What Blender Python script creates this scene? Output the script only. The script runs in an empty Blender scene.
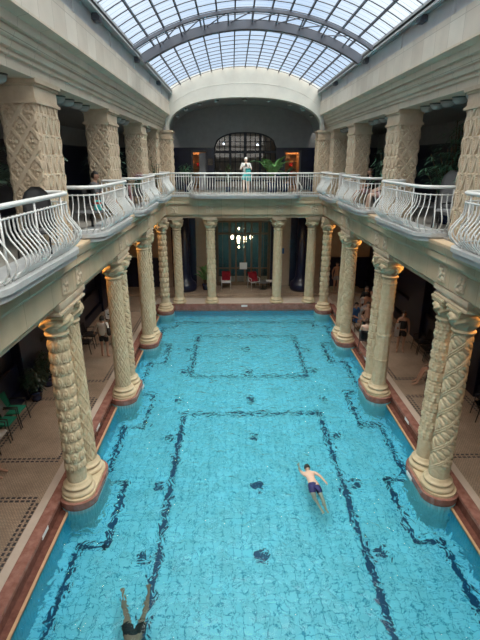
import bpy, bmesh, math, random
from mathutils import Vector, Matrix, noise
random.seed(7)
PI = math.pi
scn = bpy.context.scene
C = scn.collection
# ------------------------------------------------------------------ camera
F_PX = 455.0
PITCH = math.atan(160 / F_PX)
YAW = math.atan(8 * math.cos(PITCH) / F_PX)
CAM = Vector((-0.62, 0.0, 7.3))
cd = bpy.data.cameras.new('camera'); cam = bpy.data.objects.new('camera', cd); C.objects.link(cam)
cd.sensor_fit = 'VERTICAL'; cd.sensor_height = 32.0; cd.lens = 32.0 * F_PX / 640
cd.clip_start = 0.05; cd.clip_end = 200
cam.location = CAM; cam.rotation_euler = (PI/2 - PITCH, 0, -YAW)
scn.camera = cam
# ------------------------------------------------------------------ world, view
W = bpy.data.worlds.new('sky'); scn.world = W; W.use_nodes = True
nt = W.node_tree; nt.nodes.clear()
out = nt.nodes.new('ShaderNodeOutputWorld'); bg = nt.nodes.new('ShaderNodeBackground')
tc = nt.nodes.new('ShaderNodeTexCoord'); nz = nt.nodes.new('ShaderNodeTexNoise'); rp = nt.nodes.new('ShaderNodeValToRGB')
nz.inputs['Scale'].default_value = 2.3; nz.inputs['Detail'].default_value = 5
rp.color_ramp.elements[0].position = 0.38; rp.color_ramp.elements[0].color = (0.42, 0.58, 0.82, 1)
rp.color_ramp.elements[1].position = 0.62; rp.color_ramp.elements[1].color = (0.86, 0.93, 1.0, 1)
nt.links.new(tc.outputs['Generated'], nz.inputs['Vector']); nt.links.new(nz.outputs['Fac'], rp.inputs['Fac'])
nt.links.new(rp.outputs['Color'], bg.inputs['Color']); bg.inputs['Strength'].default_value = 0.62
nt.links.new(bg.outputs['Background'], out.inputs['Surface'])
sd = bpy.data.lights.new('veiled sun', 'SUN'); sd.energy = 7.6; sd.angle = math.radians(85); sd.color = (1.0, 0.91, 0.78)
sun = bpy.data.objects.new('veiled_sun', sd); C.objects.link(sun); sun.rotation_euler = (math.radians(12), math.radians(4), 0)
# fill light added at the end wall behind the camera, for windows only assumed
ad = bpy.data.lights.new('near end fill light', 'AREA'); ad.shape = 'RECTANGLE'; ad.size = 6.0; ad.size_y = 3.2; ad.energy = 150; ad.color = (1.0, 0.95, 0.88)
al = bpy.data.objects.new('near_end_fill', ad); C.objects.link(al); al.location = (0, -2.9, 8.3); al.rotation_euler = (math.radians(82), 0, 0)
vs = scn.view_settings; vs.view_transform = 'Standard'; vs.look = 'None'; vs.exposure = 0.70; vs.gamma = 1.0; vs.use_curve_mapping = False
scn.cycles.max_bounces = 10; scn.cycles.diffuse_bounces = 5; scn.cycles.transmission_bounces = 8
scn.cycles.transparent_max_bounces = 12; scn.cycles.sample_clamp_indirect = 6.0
scn.cycles.caustics_refractive = True; scn.cycles.caustics_reflective = False; scn.cycles.blur_glossy = 0.6

# ------------------------------------------------------------------ materials
def mat(name, color, rough=0.6, metal=0.0, var=0.0, vscale=3.0, bump=0.0, bscale=30.0, color2=None, emit=None, estr=0.0, spec=None):
    m = bpy.data.materials.new(name); m.use_nodes = True
    n = m.node_tree; b = n.nodes['Principled BSDF']
    b.inputs['Base Color'].default_value = (*color, 1); b.inputs['Roughness'].default_value = rough; b.inputs['Metallic'].default_value = metal
    if spec is not None: b.inputs['Specular IOR Level'].default_value = spec
    t = n.nodes.new('ShaderNodeTexCoord')
    if var > 0 or color2:
        z = n.nodes.new('ShaderNodeTexNoise'); z.inputs['Scale'].default_value = vscale; z.inputs['Detail'].default_value = 6; z.inputs['Roughness'].default_value = 0.65
        n.links.new(t.outputs['Object'], z.inputs['Vector'])
        r = n.nodes.new('ShaderNodeValToRGB'); r.color_ramp.elements[0].position = 0.33; r.color_ramp.elements[1].position = 0.67
        c2 = color2 or tuple(min(1, c * (1 + var)) for c in color)
        c1 = color if color2 else tuple(c * (1 - var) for c in color)
        r.color_ramp.elements[0].color = (*c1, 1); r.color_ramp.elements[1].color = (*c2, 1)
        n.links.new(z.outputs['Fac'], r.inputs['Fac']); n.links.new(r.outputs['Color'], b.inputs['Base Color'])
    if bump > 0:
        z2 = n.nodes.new('ShaderNodeTexNoise'); z2.inputs['Scale'].default_value = bscale; z2.inputs['Detail'].default_value = 5
        n.links.new(t.outputs['Object'], z2.inputs['Vector'])
        bp = n.nodes.new('ShaderNodeBump'); bp.inputs['Strength'].default_value = bump; bp.inputs['Distance'].default_value = 0.02
        n.links.new(z2.outputs['Fac'], bp.inputs['Height']); n.links.new(bp.outputs['Normal'], b.inputs['Normal'])
    if emit:
        b.inputs['Emission Color'].default_value = (*emit, 1); b.inputs['Emission Strength'].default_value = estr
    return m

def brick_mat(name, c1, c2, mortar, w, h, msize, plane='xy', rough=0.6, offset=0.5, bias=0.0, var=0.0, bump=0.0, freq=2):
    m = bpy.data.materials.new(name); m.use_nodes = True
    n = m.node_tree; b = n.nodes['Principled BSDF']; b.inputs['Roughness'].default_value = rough
    g = n.nodes.new('ShaderNodeNewGeometry'); s = n.nodes.new('ShaderNodeSeparateXYZ'); k = n.nodes.new('ShaderNodeCombineXYZ')
    n.links.new(g.outputs['Position'], s.inputs[0])
    n.links.new(s.outputs[plane[0].upper()], k.inputs['X']); n.links.new(s.outputs[plane[1].upper()], k.inputs['Y'])
    br = n.nodes.new('ShaderNodeTexBrick'); br.offset = offset; br.offset_frequency = freq
    br.inputs['Color1'].default_value = (*c1, 1); br.inputs['Color2'].default_value = (*c2, 1); br.inputs['Mortar'].default_value = (*mortar, 1)
    br.inputs['Scale'].default_value = 1; br.inputs['Brick Width'].default_value = w; br.inputs['Row Height'].default_value = h
    br.inputs['Mortar Size'].default_value = msize; br.inputs['Bias'].default_value = bias
    n.links.new(k.outputs[0], br.inputs['Vector'])
    z = n.nodes.new('ShaderNodeTexNoise'); z.inputs['Scale'].default_value = 1.7; z.inputs['Detail'].default_value = 7
    n.links.new(g.outputs['Position'], z.inputs['Vector'])
    mr = n.nodes.new('ShaderNodeMapRange'); mr.inputs['From Min'].default_value = .3; mr.inputs['From Max'].default_value = .7
    mr.inputs['To Min'].default_value = 1 - var; mr.inputs['To Max'].default_value = 1 + var
    n.links.new(z.outputs['Fac'], mr.inputs['Value'])
    mx = n.nodes.new('ShaderNodeVectorMath'); mx.operation = 'SCALE'
    n.links.new(br.outputs['Color'], mx.inputs[0]); n.links.new(mr.outputs[0], mx.inputs['Scale'])
    n.links.new(mx.outputs[0], b.inputs['Base Color'])
    if bump:
        bp = n.nodes.new('ShaderNodeBump'); bp.inputs['Strength'].default_value = bump; bp.inputs['Distance'].default_value = 0.01; bp.invert = True
        n.links.new(br.outputs['Fac'], bp.inputs['Height']); n.links.new(bp.outputs['Normal'], b.inputs['Normal'])
    return m

M = {}
M['stone'] = mat('carved limestone', (0.46, 0.37, 0.235), 0.75, color2=(0.60, 0.49, 0.335), vscale=4, bump=0.25, bscale=40)
M['stone_green'] = mat('weathered limestone', (0.46, 0.43, 0.31), 0.75, color2=(0.58, 0.52, 0.39), vscale=5, bump=0.25, bscale=40)
M['stone_pier'] = mat('terracotta limestone', (0.50, 0.395, 0.28), 0.75, color2=(0.62, 0.505, 0.375), vscale=4, bump=0.2, bscale=40)
M['ent'] = brick_mat('entablature stone', (0.60, 0.455, 0.30), (0.52, 0.40, 0.27), (0.32, 0.24, 0.155), 1.15, 3.0, 0.006, 'yz', 0.7, 0, 0, 0.12, 0.4)
M['entx'] = brick_mat('end entablature stone', (0.60, 0.455, 0.30), (0.52, 0.40, 0.27), (0.32, 0.24, 0.155), 1.15, 3.0, 0.006, 'xz', 0.7, 0, 0, 0.12, 0.4)
M['attic'] = brick_mat('attic stone blocks', (0.66, 0.60, 0.52), (0.56, 0.49, 0.41), (0.42, 0.37, 0.31), 0.62, 0.75, 0.006, 'yz', 0.75, 0.0, 0, 0.08, 0.3)
M['plaster'] = mat('white arch plaster', (0.50, 0.49, 0.45), 0.8, color2=(0.58, 0.57, 0.52), vscale=1.3)
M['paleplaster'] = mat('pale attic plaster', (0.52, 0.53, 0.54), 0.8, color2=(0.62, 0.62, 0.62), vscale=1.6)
M['corn'] = brick_mat('cornice stone', (0.62, 0.53, 0.415), (0.56, 0.475, 0.37), (0.34, 0.28, 0.21), 0.85, 3.0, 0.006, 'yz', 0.7, 0, 0, 0.08, 0.3)
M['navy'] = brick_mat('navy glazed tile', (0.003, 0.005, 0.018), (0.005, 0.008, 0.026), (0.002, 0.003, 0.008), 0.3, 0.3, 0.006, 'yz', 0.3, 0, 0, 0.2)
M['navyx'] = brick_mat('navy glazed tile end', (0.006, 0.009, 0.028), (0.010, 0.014, 0.04), (0.004, 0.005, 0.012), 0.3, 0.3, 0.006, 'xz', 0.3, 0, 0, 0.2)
M['grey'] = mat('grey upper plaster', (0.27, 0.28, 0.29), 0.85, var=0.08)
M['taupe'] = mat('taupe plaster', (0.42, 0.33, 0.25), 0.85, var=0.06)
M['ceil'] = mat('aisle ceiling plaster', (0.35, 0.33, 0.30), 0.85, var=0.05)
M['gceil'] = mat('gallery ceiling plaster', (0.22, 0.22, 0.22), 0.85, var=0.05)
M['gfloor'] = mat('gallery floor stone', (0.30, 0.28, 0.25), 0.6, var=0.1)
M['deck'] = brick_mat('brown mosaic tile', (0.40, 0.30, 0.225), (0.33, 0.245, 0.18), (0.17, 0.13, 0.10), 0.062, 0.042, 0.006, 'xy', 0.45, 0.5, 0, 0.16, 0.2)
M['strip'] = mat('pale stone strip', (0.48, 0.40, 0.34), 0.5, var=0.08, vscale=2)
M['marble'] = mat('red marble', (0.20, 0.085, 0.065), 0.22, color2=(0.33, 0.17, 0.14), vscale=5)
M['darkmarble'] = mat('dark red marble', (0.11, 0.045, 0.035), 0.25, color2=(0.19, 0.08, 0.06), vscale=6)
M['lip'] = mat('tan overflow lip', (0.50, 0.33, 0.20), 0.35, var=0.15, vscale=6)
M['check'] = mat('dark mosaic', (0.035, 0.032, 0.04), 0.4)
M['white'] = mat('white painted metal', (0.66, 0.67, 0.66), 0.35, var=0.03)
M['whitestone'] = mat('white painted stone', (0.50, 0.51, 0.51), 0.45, color2=(0.42, 0.43, 0.44), vscale=6, bump=0.2, bscale=20)
M['black'] = mat('black metal', (0.012, 0.012, 0.014), 0.4)
M['steel'] = mat('grey painted steel', (0.11, 0.12, 0.15), 0.5, metal=0.3)
M['barm'] = mat('dark glazing bar', (0.05, 0.06, 0.08), 0.5)
M['gutter'] = mat('grey gutter metal', (0.40, 0.42, 0.43), 0.5, metal=0.2, var=0.1)
M['globe'] = mat('opal glass', (0.34, 0.37, 0.37), 0.25)
M['lampbase'] = mat('dark green lamp base', (0.05, 0.075, 0.065), 0.4)
M['warm'] = mat('warm lamp glass', (0.9, 0.8, 0.6), 0.3, emit=(1.0, 0.66, 0.30), estr=3.2)
M['orange'] = mat('orange lamp glass', (0.9, 0.6, 0.3), 0.3, emit=(1.0, 0.45, 0.11), estr=150)
M['candle'] = mat('chandelier bulb', (1, 0.9, 0.7), 0.3, emit=(1.0, 0.80, 0.50), estr=9)
M['roomfill'] = mat('dim fill lamp', (1, 0.9, 0.8), 0.3, emit=(0.75, 0.85, 1.0), estr=5)
M['roomlamp'] = mat('room lamp', (1, 0.8, 0.6), 0.3, emit=(1.0, 0.62, 0.34), estr=60)
M['pooltile'] = brick_mat('turquoise pool tile', (0.31, 0.80, 0.96), (0.27, 0.77, 0.94), (0.03, 0.36, 0.58), 0.22, 0.22, 0.011, 'xy', 0.3, 0, 0, 0.10)
M['poolwall'] = brick_mat('pool wall tile', (0.10, 0.52, 0.70), (0.09, 0.48, 0.66), (0.05, 0.38, 0.56), 0.1, 2.0, 0.012, 'yz', 0.3, 0, 0, 0.06)
M['flute'] = mat('pale fluted tile', (0.30, 0.62, 0.66), 0.4, var=0.1)
M['poolnavy'] = mat('navy pool mosaic', (0.008, 0.07, 0.17), 0.3)
M['teal'] = mat('teal curtain', (0.008, 0.045, 0.06), 0.8, color2=(0.02, 0.09, 0.11), vscale=5)
M['wood'] = mat('brown timber frame', (0.13, 0.085, 0.05), 0.5, var=0.15)
M['darkframe'] = mat('dark window frame', (0.012, 0.013, 0.018), 0.45)
M['green'] = mat('green seat fabric', (0.015, 0.24, 0.15), 0.8, var=0.1)
M['towel'] = mat('white towelling', (0.70, 0.68, 0.68), 0.95, bump=0.5, bscale=80)
M['greytowel'] = mat('grey towelling', (0.26, 0.25, 0.25), 0.95, bump=0.5, bscale=80)
M['redtowel'] = mat('red towelling', (0.35, 0.015, 0.03), 0.95, bump=0.5, bscale=80)
M['pinktowel'] = mat('pink cloth', (0.55, 0.33, 0.34), 0.95, bump=0.4, bscale=60)
M['blue'] = mat('blue cloth', (0.03, 0.12, 0.34), 0.9)
M['aqua'] = mat('turquoise cloth', (0.10, 0.55, 0.55), 0.85)
M['skin'] = mat('skin', (0.40, 0.22, 0.15), 0.55, var=0.06)
M['skinpale'] = mat('pale skin', (0.60, 0.42, 0.33), 0.55, var=0.05)
M['hair'] = mat('dark hair', (0.012, 0.009, 0.008), 0.6)
M['hairbrown'] = mat('brown hair', (0.06, 0.03, 0.018), 0.6)
M['hairwhite'] = mat('white hair', (0.6, 0.6, 0.58), 0.7)
M['navyshort'] = mat('navy shorts', (0.01, 0.015, 0.10), 0.7, var=0.3, vscale=14)
M['blackcloth'] = mat('black cloth', (0.01, 0.01, 0.012), 0.8)
M['whiteshirt'] = mat('off white shirt', (0.62, 0.56, 0.50), 0.9)
M['greyshirt'] = mat('light grey shirt', (0.55, 0.57, 0.56), 0.9)
M['purple'] = mat('purple cloth', (0.05, 0.03, 0.12), 0.9)
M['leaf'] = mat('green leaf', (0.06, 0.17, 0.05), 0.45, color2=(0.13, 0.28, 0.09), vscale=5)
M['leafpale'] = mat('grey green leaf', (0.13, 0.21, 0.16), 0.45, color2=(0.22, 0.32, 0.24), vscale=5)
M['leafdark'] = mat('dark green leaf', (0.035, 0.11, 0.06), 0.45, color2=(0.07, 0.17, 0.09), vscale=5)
M['leafshade'] = mat('shaded green leaf', (0.008, 0.022, 0.014), 0.45, color2=(0.018, 0.045, 0.025), vscale=5)  # darkened copy of the leaf colour, aisle shade put into the tone
M['pot'] = mat('navy glazed pot', (0.02, 0.03, 0.08), 0.25)
M['terra'] = mat('terracotta pot', (0.30, 0.12, 0.06), 0.7)
M['trunk'] = mat('brown stem', (0.10, 0.06, 0.03), 0.8)
M['magenta'] = mat('magenta petals', (0.32, 0.012, 0.10), 0.7)
M['wickgrey'] = mat('grey woven plastic', (0.10, 0.10, 0.105), 0.7)
M['lightgrey'] = mat('light grey canvas', (0.36, 0.36, 0.37), 0.8)
M['sign'] = mat('white sign plate', (0.72, 0.72, 0.70), 0.4)
M['redsign'] = mat('red sign', (0.5, 0.02, 0.02), 0.5)
M['amber'] = mat('amber timber panelling', (0.55, 0.28, 0.12), 0.5, var=0.1)
M['picture'] = mat('picture print', (0.22, 0.17, 0.12), 0.6, color2=(0.08, 0.07, 0.06), vscale=9)

def glass_mat(name, tint, kind):
    m = bpy.data.materials.new(name); m.use_nodes = True; n = m.node_tree; n.nodes.clear()
    o = n.nodes.new('ShaderNodeOutputMaterial'); tr = n.nodes.new('ShaderNodeBsdfTransparent'); tr.inputs['Color'].default_value = (*tint, 1)
    mx = n.nodes.new('ShaderNodeMixShader')
    if kind == 'sky':
        b = n.nodes.new('ShaderNodeBsdfTranslucent'); b.inputs['Color'].default_value = (0.85, 0.9, 0.95, 1); mx.inputs[0].default_value = 0.06
        g = n.nodes.new('ShaderNodeNewGeometry'); sp = n.nodes.new('ShaderNodeSeparateXYZ'); n.links.new(g.outputs['Position'], sp.inputs[0])
        w = n.nodes.new('ShaderNodeMath'); w.operation = 'FRACT'; k = n.nodes.new('ShaderNodeMath'); k.operation = 'MULTIPLY'; k.inputs[1].default_value = 4.0
        n.links.new(sp.outputs['Y'], k.inputs[0]); n.links.new(k.outputs[0], w.inputs[0])
        r = n.nodes.new('ShaderNodeValToRGB'); r.color_ramp.elements[0].position = 0.0; r.color_ramp.elements[0].color = (0.45, 0.55, 0.62, 1)
        r.color_ramp.elements[1].position = 0.12; r.color_ramp.elements[1].color = (*tint, 1)
        n.links.new(w.outputs[0], r.inputs[0]); n.links.new(r.outputs[0], tr.inputs['Color'])
    else:
        b = n.nodes.new('ShaderNodeBsdfGlossy'); b.inputs['Roughness'].default_value = 0.03
        f = n.nodes.new('ShaderNodeFresnel'); f.inputs['IOR'].default_value = 1.5; n.links.new(f.outputs[0], mx.inputs[0])
    n.links.new(tr.outputs[0], mx.inputs[1]); n.links.new(b.outputs[0], mx.inputs[2]); n.links.new(mx.outputs[0], o.inputs['Surface'])
    return m
M['skyglass'] = glass_mat('rolled skylight glass', (0.90, 0.96, 1.0), 'sky')
M['pane'] = glass_mat('clear pane', (0.85, 0.88, 0.88), 'clear')
def water_mat():
    m = bpy.data.materials.new('pool water'); m.use_nodes = True; n = m.node_tree; n.nodes.clear()
    o = n.nodes.new('ShaderNodeOutputMaterial'); mx = n.nodes.new('ShaderNodeMixShader')
    rf = n.nodes.new('ShaderNodeBsdfRefraction'); rf.inputs['IOR'].default_value = 1.33; rf.inputs['Roughness'].default_value = 0.0; rf.inputs['Color'].default_value = (0.72, 0.97, 1.0, 1)
    gl = n.nodes.new('ShaderNodeBsdfGlossy'); gl.inputs['Roughness'].default_value = 0.02
    fr = n.nodes.new('ShaderNodeFresnel'); fr.inputs['IOR'].default_value = 1.33
    t = n.nodes.new('ShaderNodeTexCoord')
    z1 = n.nodes.new('ShaderNodeTexNoise'); z1.inputs['Scale'].default_value = 4.0; z1.inputs['Detail'].default_value = 1.6; z1.inputs['Distortion'].default_value = 0.8
    n.links.new(t.outputs['Object'], z1.inputs['Vector'])
    z3 = n.nodes.new('ShaderNodeTexNoise'); z3.inputs['Scale'].default_value = 11.0; z3.inputs['Detail'].default_value = 2; z3.inputs['Distortion'].default_value = 1.2
    n.links.new(t.outputs['Object'], z3.inputs['Vector'])
    ml = n.nodes.new('ShaderNodeMath'); ml.operation = 'MULTIPLY_ADD'; ml.inputs[1].default_value = 0.045
    n.links.new(z3.outputs['Fac'], ml.inputs[0]); n.links.new(z1.outputs['Fac'], ml.inputs[2])
    bp = n.nodes.new('ShaderNodeBump'); bp.inputs['Strength'].default_value = 0.8; bp.inputs['Distance'].default_value = 0.10
    n.links.new(ml.outputs[0], bp.inputs['Height'])
    for q in (rf, gl, fr): n.links.new(bp.outputs['Normal'], q.inputs['Normal'])
    n.links.new(fr.outputs[0], mx.inputs[0]); n.links.new(rf.outputs[0], mx.inputs[1]); n.links.new(gl.outputs[0], mx.inputs[2]); n.links.new(mx.outputs[0], o.inputs['Surface'])
    return m
M['water'] = water_mat()

# ------------------------------------------------------------------ mesh helpers
def box(bm, x0, x1, y0, y1, z0, z1, bev=0.0):
    if x0 > x1: x0, x1 = x1, x0
    if y0 > y1: y0, y1 = y1, y0
    r = bmesh.ops.create_cube(bm, size=1, matrix=Matrix.Translation(((x0+x1)/2, (y0+y1)/2, (z0+z1)/2)) @ Matrix.Diagonal((x1-x0, y1-y0, z1-z0, 1)))
    if bev > 0:
        es = list({e for v in r['verts'] for e in v.link_edges})
        bmesh.ops.bevel(bm, geom=es, offset=bev, segments=2, affect='EDGES')
def grid_faces(bm, rows, closed=False, cyclic_u=True):
    for a, b in zip(rows[:-1], rows[1:]):
        n = len(a)
        for i in range(n if cyclic_u else n - 1):
            j = (i + 1) % n
            try: bm.faces.new((a[i], a[j], b[j], b[i]))
            except ValueError: pass
def lathe(bm, prof, seg=32, cx=0, cy=0, capb=True, capt=True, sx=1, sy=1):
    rows = []
    for r, z in prof:
        rows.append([bm.verts.new((cx + r*sx*math.cos(2*PI*i/seg), cy + r*sy*math.sin(2*PI*i/seg), z)) for i in range(seg)])
    grid_faces(bm, rows)
    if capb: bm.faces.new(rows[0][::-1])
    if capt: bm.faces.new(rows[-1])
def tube(bm, pts, r, seg=6, radii=None, cap=True):
    pts = [Vector(p) for p in pts]; rows = []; n = len(pts); up = None
    for i, p in enumerate(pts):
        d = (pts[min(i+1, n-1)] - pts[max(i-1, 0)]).normalized()
        if up is None:
            up = Vector((0, 0, 1)) if abs(d.z) < 0.9 else Vector((0, 1, 0))
        a = d.cross(up).normalized(); b = a.cross(d).normalized(); up = b
        rr = radii[i] if radii else r
        rows.append([bm.verts.new(p + a*rr*math.cos(2*PI*k/seg) + b*rr*math.sin(2*PI*k/seg)) for k in range(seg)])
    grid_faces(bm, rows)
    if cap:
        bm.faces.new(rows[0][::-1]); bm.faces.new(rows[-1])
def prism(bm, poly, z0, z1):
    a = [bm.verts.new((x, y, z0)) for x, y in poly]; b = [bm.verts.new((x, y, z1)) for x, y in poly]
    grid_faces(bm, [a, b]); bm.faces.new(a[::-1]); bm.faces.new(b)
def extrude_profile(bm, prof, y0, y1, sx=1):           # prof in (x, z), run along y
    a = [bm.verts.new((sx*x, y0, z)) for x, z in prof]; b = [bm.verts.new((sx*x, y1, z)) for x, z in prof]
    grid_faces(bm, [a, b]); bm.faces.new(a[::-1]); bm.faces.new(b)
def link(name, bm, m, parent=None, smooth=False):
    bmesh.ops.recalc_face_normals(bm, faces=bm.faces[:])
    me = bpy.data.meshes.new(name); bm.to_mesh(me); bm.free()
    if isinstance(m, (list, tuple)):
        for q in m: me.materials.append(q)
    else: me.materials.append(m)
    if smooth:
        for p in me.polygons: p.use_smooth = True
    o = bpy.data.objects.new(name, me); C.objects.link(o)
    if parent: o.parent = parent
    return o
def struct(name, bm, m, smooth=False):
    o = link(name, bm, m, None, smooth); o['kind'] = 'structure'; return o
def thing(name, label, cat, loc=(0, 0, 0), rz=0, group=None):
    o = bpy.data.objects.new(name, None); C.objects.link(o); o.empty_display_size = 0.2
    o.location = loc; o.rotation_euler = (0, 0, rz); o['label'] = label; o['category'] = cat
    if group: o['group'] = group
    return o
def tag(o, label, cat, group=None, kind=None):
    o['label'] = label; o['category'] = cat
    if group: o['group'] = group
    if kind: o['kind'] = kind
    return o
def dup(root, loc, rz, label, group=None):
    def cp(o, par):
        c = o.copy(); C.objects.link(c); c.parent = par
        for ch in list(o.children): cp(ch, c)
        return c
    r = cp(root, None); r.location = loc; r.rotation_euler = (0, 0, rz); r['label'] = label
    if group: r['group'] = group
    return r
N = bmesh.new

# ------------------------------------------------------------------ dimensions
WZ = -0.35; FLOORZ = -1.25; GZ = 5.7
PX = 4.4; PY0, PY1 = 0.6, 23.3
BAYS = [9.1, 13.8, 18.5]           # centres of the column pairs along the sides
WALLX = 7.5; YB = -3.0; YE = 26.6; YE2 = 27.0

# ------------------------------------------------------------------ pool shell
bm = N(); box(bm, -PX-0.1, PX+0.1, PY0-0.1, PY1+0.1, FLOORZ-0.15, FLOORZ); pf = struct('floor', bm, M['pooltile'])
for nm, a in (('wall_pool_left', (-PX-0.1, -PX, PY0-.1, PY1+.1)), ('wall_pool_right', (PX, PX+0.1, PY0-.1, PY1+.1))):
    bm = N(); box(bm, *a, FLOORZ, WZ+0.03); struct(nm, bm, M['poolwall'])
M['poolwallx'] = brick_mat('pool end wall tile', (0.10, 0.52, 0.70), (0.09, 0.48, 0.66), (0.05, 0.38, 0.56), 0.1, 2.0, 0.012, 'xz', 0.3, 0, 0, 0.06)
for nm, a in (('wall_pool_far', (-PX, PX, PY1, PY1+.1)), ('wall_pool_near', (-PX, PX, PY0-.1, PY0))):
    bm = N(); box(bm, *a, FLOORZ, WZ+0.03); struct(nm, bm, M['poolwallx'])
# water surface
bm = N()
gx, gy = 2, 2
vv = [bm.verts.new(p) for p in ((-PX, PY0, WZ), (PX, PY0, WZ), (PX, PY1, WZ), (-PX, PY1, WZ))]; bm.faces.new(vv)
wt = link('pool_water', bm, M['water']); tag(wt, 'clear turquoise rippled water filling the long swimming pool', 'water', kind='stuff')
# mosaic lines on the pool floor (inlays)
def strip(bm, a, b, w, z):
    a = Vector(a); b = Vector(b); d = (b-a).normalized(); n = Vector((-d.y, d.x)) * w/2; a2 = a - d*w/2; b2 = b + d*w/2
    bm.faces.new([bm.verts.new((p.x, p.y, z)) for p in (a2+n, a2-n, b2-n, b2+n)])
def polyline(bm, pts, w, z, closed=False):
    for i in range(len(pts) - (0 if closed else 1)): strip(bm, pts[i], pts[(i+1) % len(pts)], w, z)
lz = FLOORZ + 0.004
tn = [0]
def trim(bm, m, smooth=False):
    tn[0] += 1; return struct('trim_%d' % tn[0], bm, m, smooth)
bm = N(); polyline(bm, [(-2.3, 3.2), (-2.3, 13.5), (2.3, 13.5), (2.3, 3.2)], 0.13, lz, True); trim(bm, M['poolnavy'])
bm = N(); polyline(bm, [(-2.3, 16.2), (-2.3, 20.4), (2.3, 20.4), (2.3, 16.2)], 0.12, lz, True); trim(bm, M['poolnavy'])
for s in (-1, 1):
    pts = [(s*4.1, 1.2)]
    for c in [4.4] + BAYS:
        pts += [(s*4.1, c-1.08), (s*3.5, c-1.08), (s*3.5, c+1.02), (s*4.1, c+1.02)]
    pts += [(s*4.1, 21.6), (s*3.5, 21.6), (s*3.5, 22.3)]
    bm = N(); polyline(bm, pts, 0.12, lz); trim(bm, M['poolnavy'])
bm = N(); polyline(bm, [(-3.5, 22.3), (3.5, 22.3)], 0.12, lz); trim(bm, M['poolnavy'])
bm = N()
for k in range(8):
    y = 18.85 - 2.23*k
    for x in (-2.62, 0.0, 2.62):
        if k == 2 or k == 1 and x: pass
        for q in range(4):
            a = q*PI/2 + PI/4
            c = Vector((x + 0.09*math.cos(a), y + 0.09*math.sin(a)))
            bm.faces.new([bm.verts.new((c.x + 0.10*math.cos(a2), c.y + 0.10*math.sin(a2), lz+.001*q)) for a2 in (0, PI/2, PI, 3*PI/2)])
trim(bm, M['poolnavy'])
# kerbs: overflow lip, dark ledge, red riser and band, pale strip
for s in (-1, 1):
    y0, y1 = PY0, PY1
    bm = N(); box(bm, s*4.4, s*4.46, y0, y1, WZ-0.02, WZ+0.05, 0.01); trim(bm, M['lip'])
    bm = N(); box(bm, s*4.46, s*4.66, y0, y1, WZ-0.1, WZ+0.035); box(bm, s*4.60, s*4.70, y0, y1, WZ-.1, -0.03); trim(bm, M['darkmarble'])
    bm = N(); box(bm, s*4.58, s*4.82, y0, y1, -0.10, 0.0, 0.012); trim(bm, M['marble'])
    bm = N(); box(bm, s*4.82, s*5.0, y0, y1+.4, -0.10, 0.002); trim(bm, M['strip'])
bm = N(); box(bm, -4.7, 4.7, PY1, PY1+.16, WZ-.1, 0.0, 0.01); trim(bm, M['marble'])
bm = N(); box(bm, -4.82, 4.82, PY1+.16, PY1+1.2, -.1, 0.004); trim(bm, M['strip'])
# decks
bm = N()
for s in (-1, 1): box(bm, s*5.0, s*WALLX, YB, YE+.2, -0.12, 0.0)
box(bm, -5.0, 5.0, PY1+.4, YE+.2, -0.12, -0.002); box(bm, -5.0, 5.0, YB, PY0, -0.12, 0.0)
struct('floor', bm, M['deck'])
bm = N(); box(bm, -6.9, 6.9, 24.9, YE+.1, 0.0, 0.15, 0.01); struct('floor', bm, M['deck'])
# border inlays on the decks
for s in (-1, 1):
    for y0, y1 in ((1.0, 3.75), (5.2, 8.5), (9.95, 13.15), (14.4, 17.8), (19.1, 22.2)):
        bm = N()
        def rowline(ax, c, a, b):
            for off in (-0.055, 0.055):
                t = a
                while t < b:
                    if ax == 'x': box(bm, t, t+0.08, c+off-0.028, c+off+0.028, 0, 0.003)
                    else: box(bm, c+off-0.028, c+off+0.028, t, t+0.08, 0, 0.003)
                    t += 0.125
        xa, xb = (5.1, 6.95) if s > 0 else (-6.95, -5.1)
        rowline('x', y0, xa, xb); rowline('x', y1, xa, xb); rowline('y', xa, y0+.1, y1-.1); rowline('y', xb, y0+.1, y1-.1)
        trim(bm, M['check'])

# ------------------------------------------------------------------ walls
bm = N(); box(bm, -WALLX-.3, WALLX+.3, YB-.3, YB, -.1, 11.5); struct('wall_near', bm, M['grey'])
for s, nm in ((-1, 'wall_left'), (1, 'wall_right')):
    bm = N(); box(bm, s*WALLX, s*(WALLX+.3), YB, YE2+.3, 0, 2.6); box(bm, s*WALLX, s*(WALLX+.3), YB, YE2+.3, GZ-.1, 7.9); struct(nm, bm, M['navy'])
    bm = N(); box(bm, s*WALLX, s*(WALLX+.3), YB, YE2+.3, 2.6, 5.4); struct(nm+'_upper', bm, M['taupe'])
    bm = N(); box(bm, s*WALLX, s*(WALLX+.3), YB, YE2+.3, 7.9, 9.2); struct(nm+'_top', bm, M['grey'])
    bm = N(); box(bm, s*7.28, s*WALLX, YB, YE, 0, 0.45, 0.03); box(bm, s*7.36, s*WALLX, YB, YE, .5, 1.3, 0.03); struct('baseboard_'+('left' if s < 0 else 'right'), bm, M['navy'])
    for c in [4.4] + BAYS + [22.9]:
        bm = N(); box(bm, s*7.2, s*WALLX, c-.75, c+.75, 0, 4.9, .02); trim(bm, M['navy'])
        bm = N(); box(bm, s*4.4, s*WALLX, c-.25, c+.25, 4.7, 4.96, 0.02); trim(bm, M['ceil'])
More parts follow.
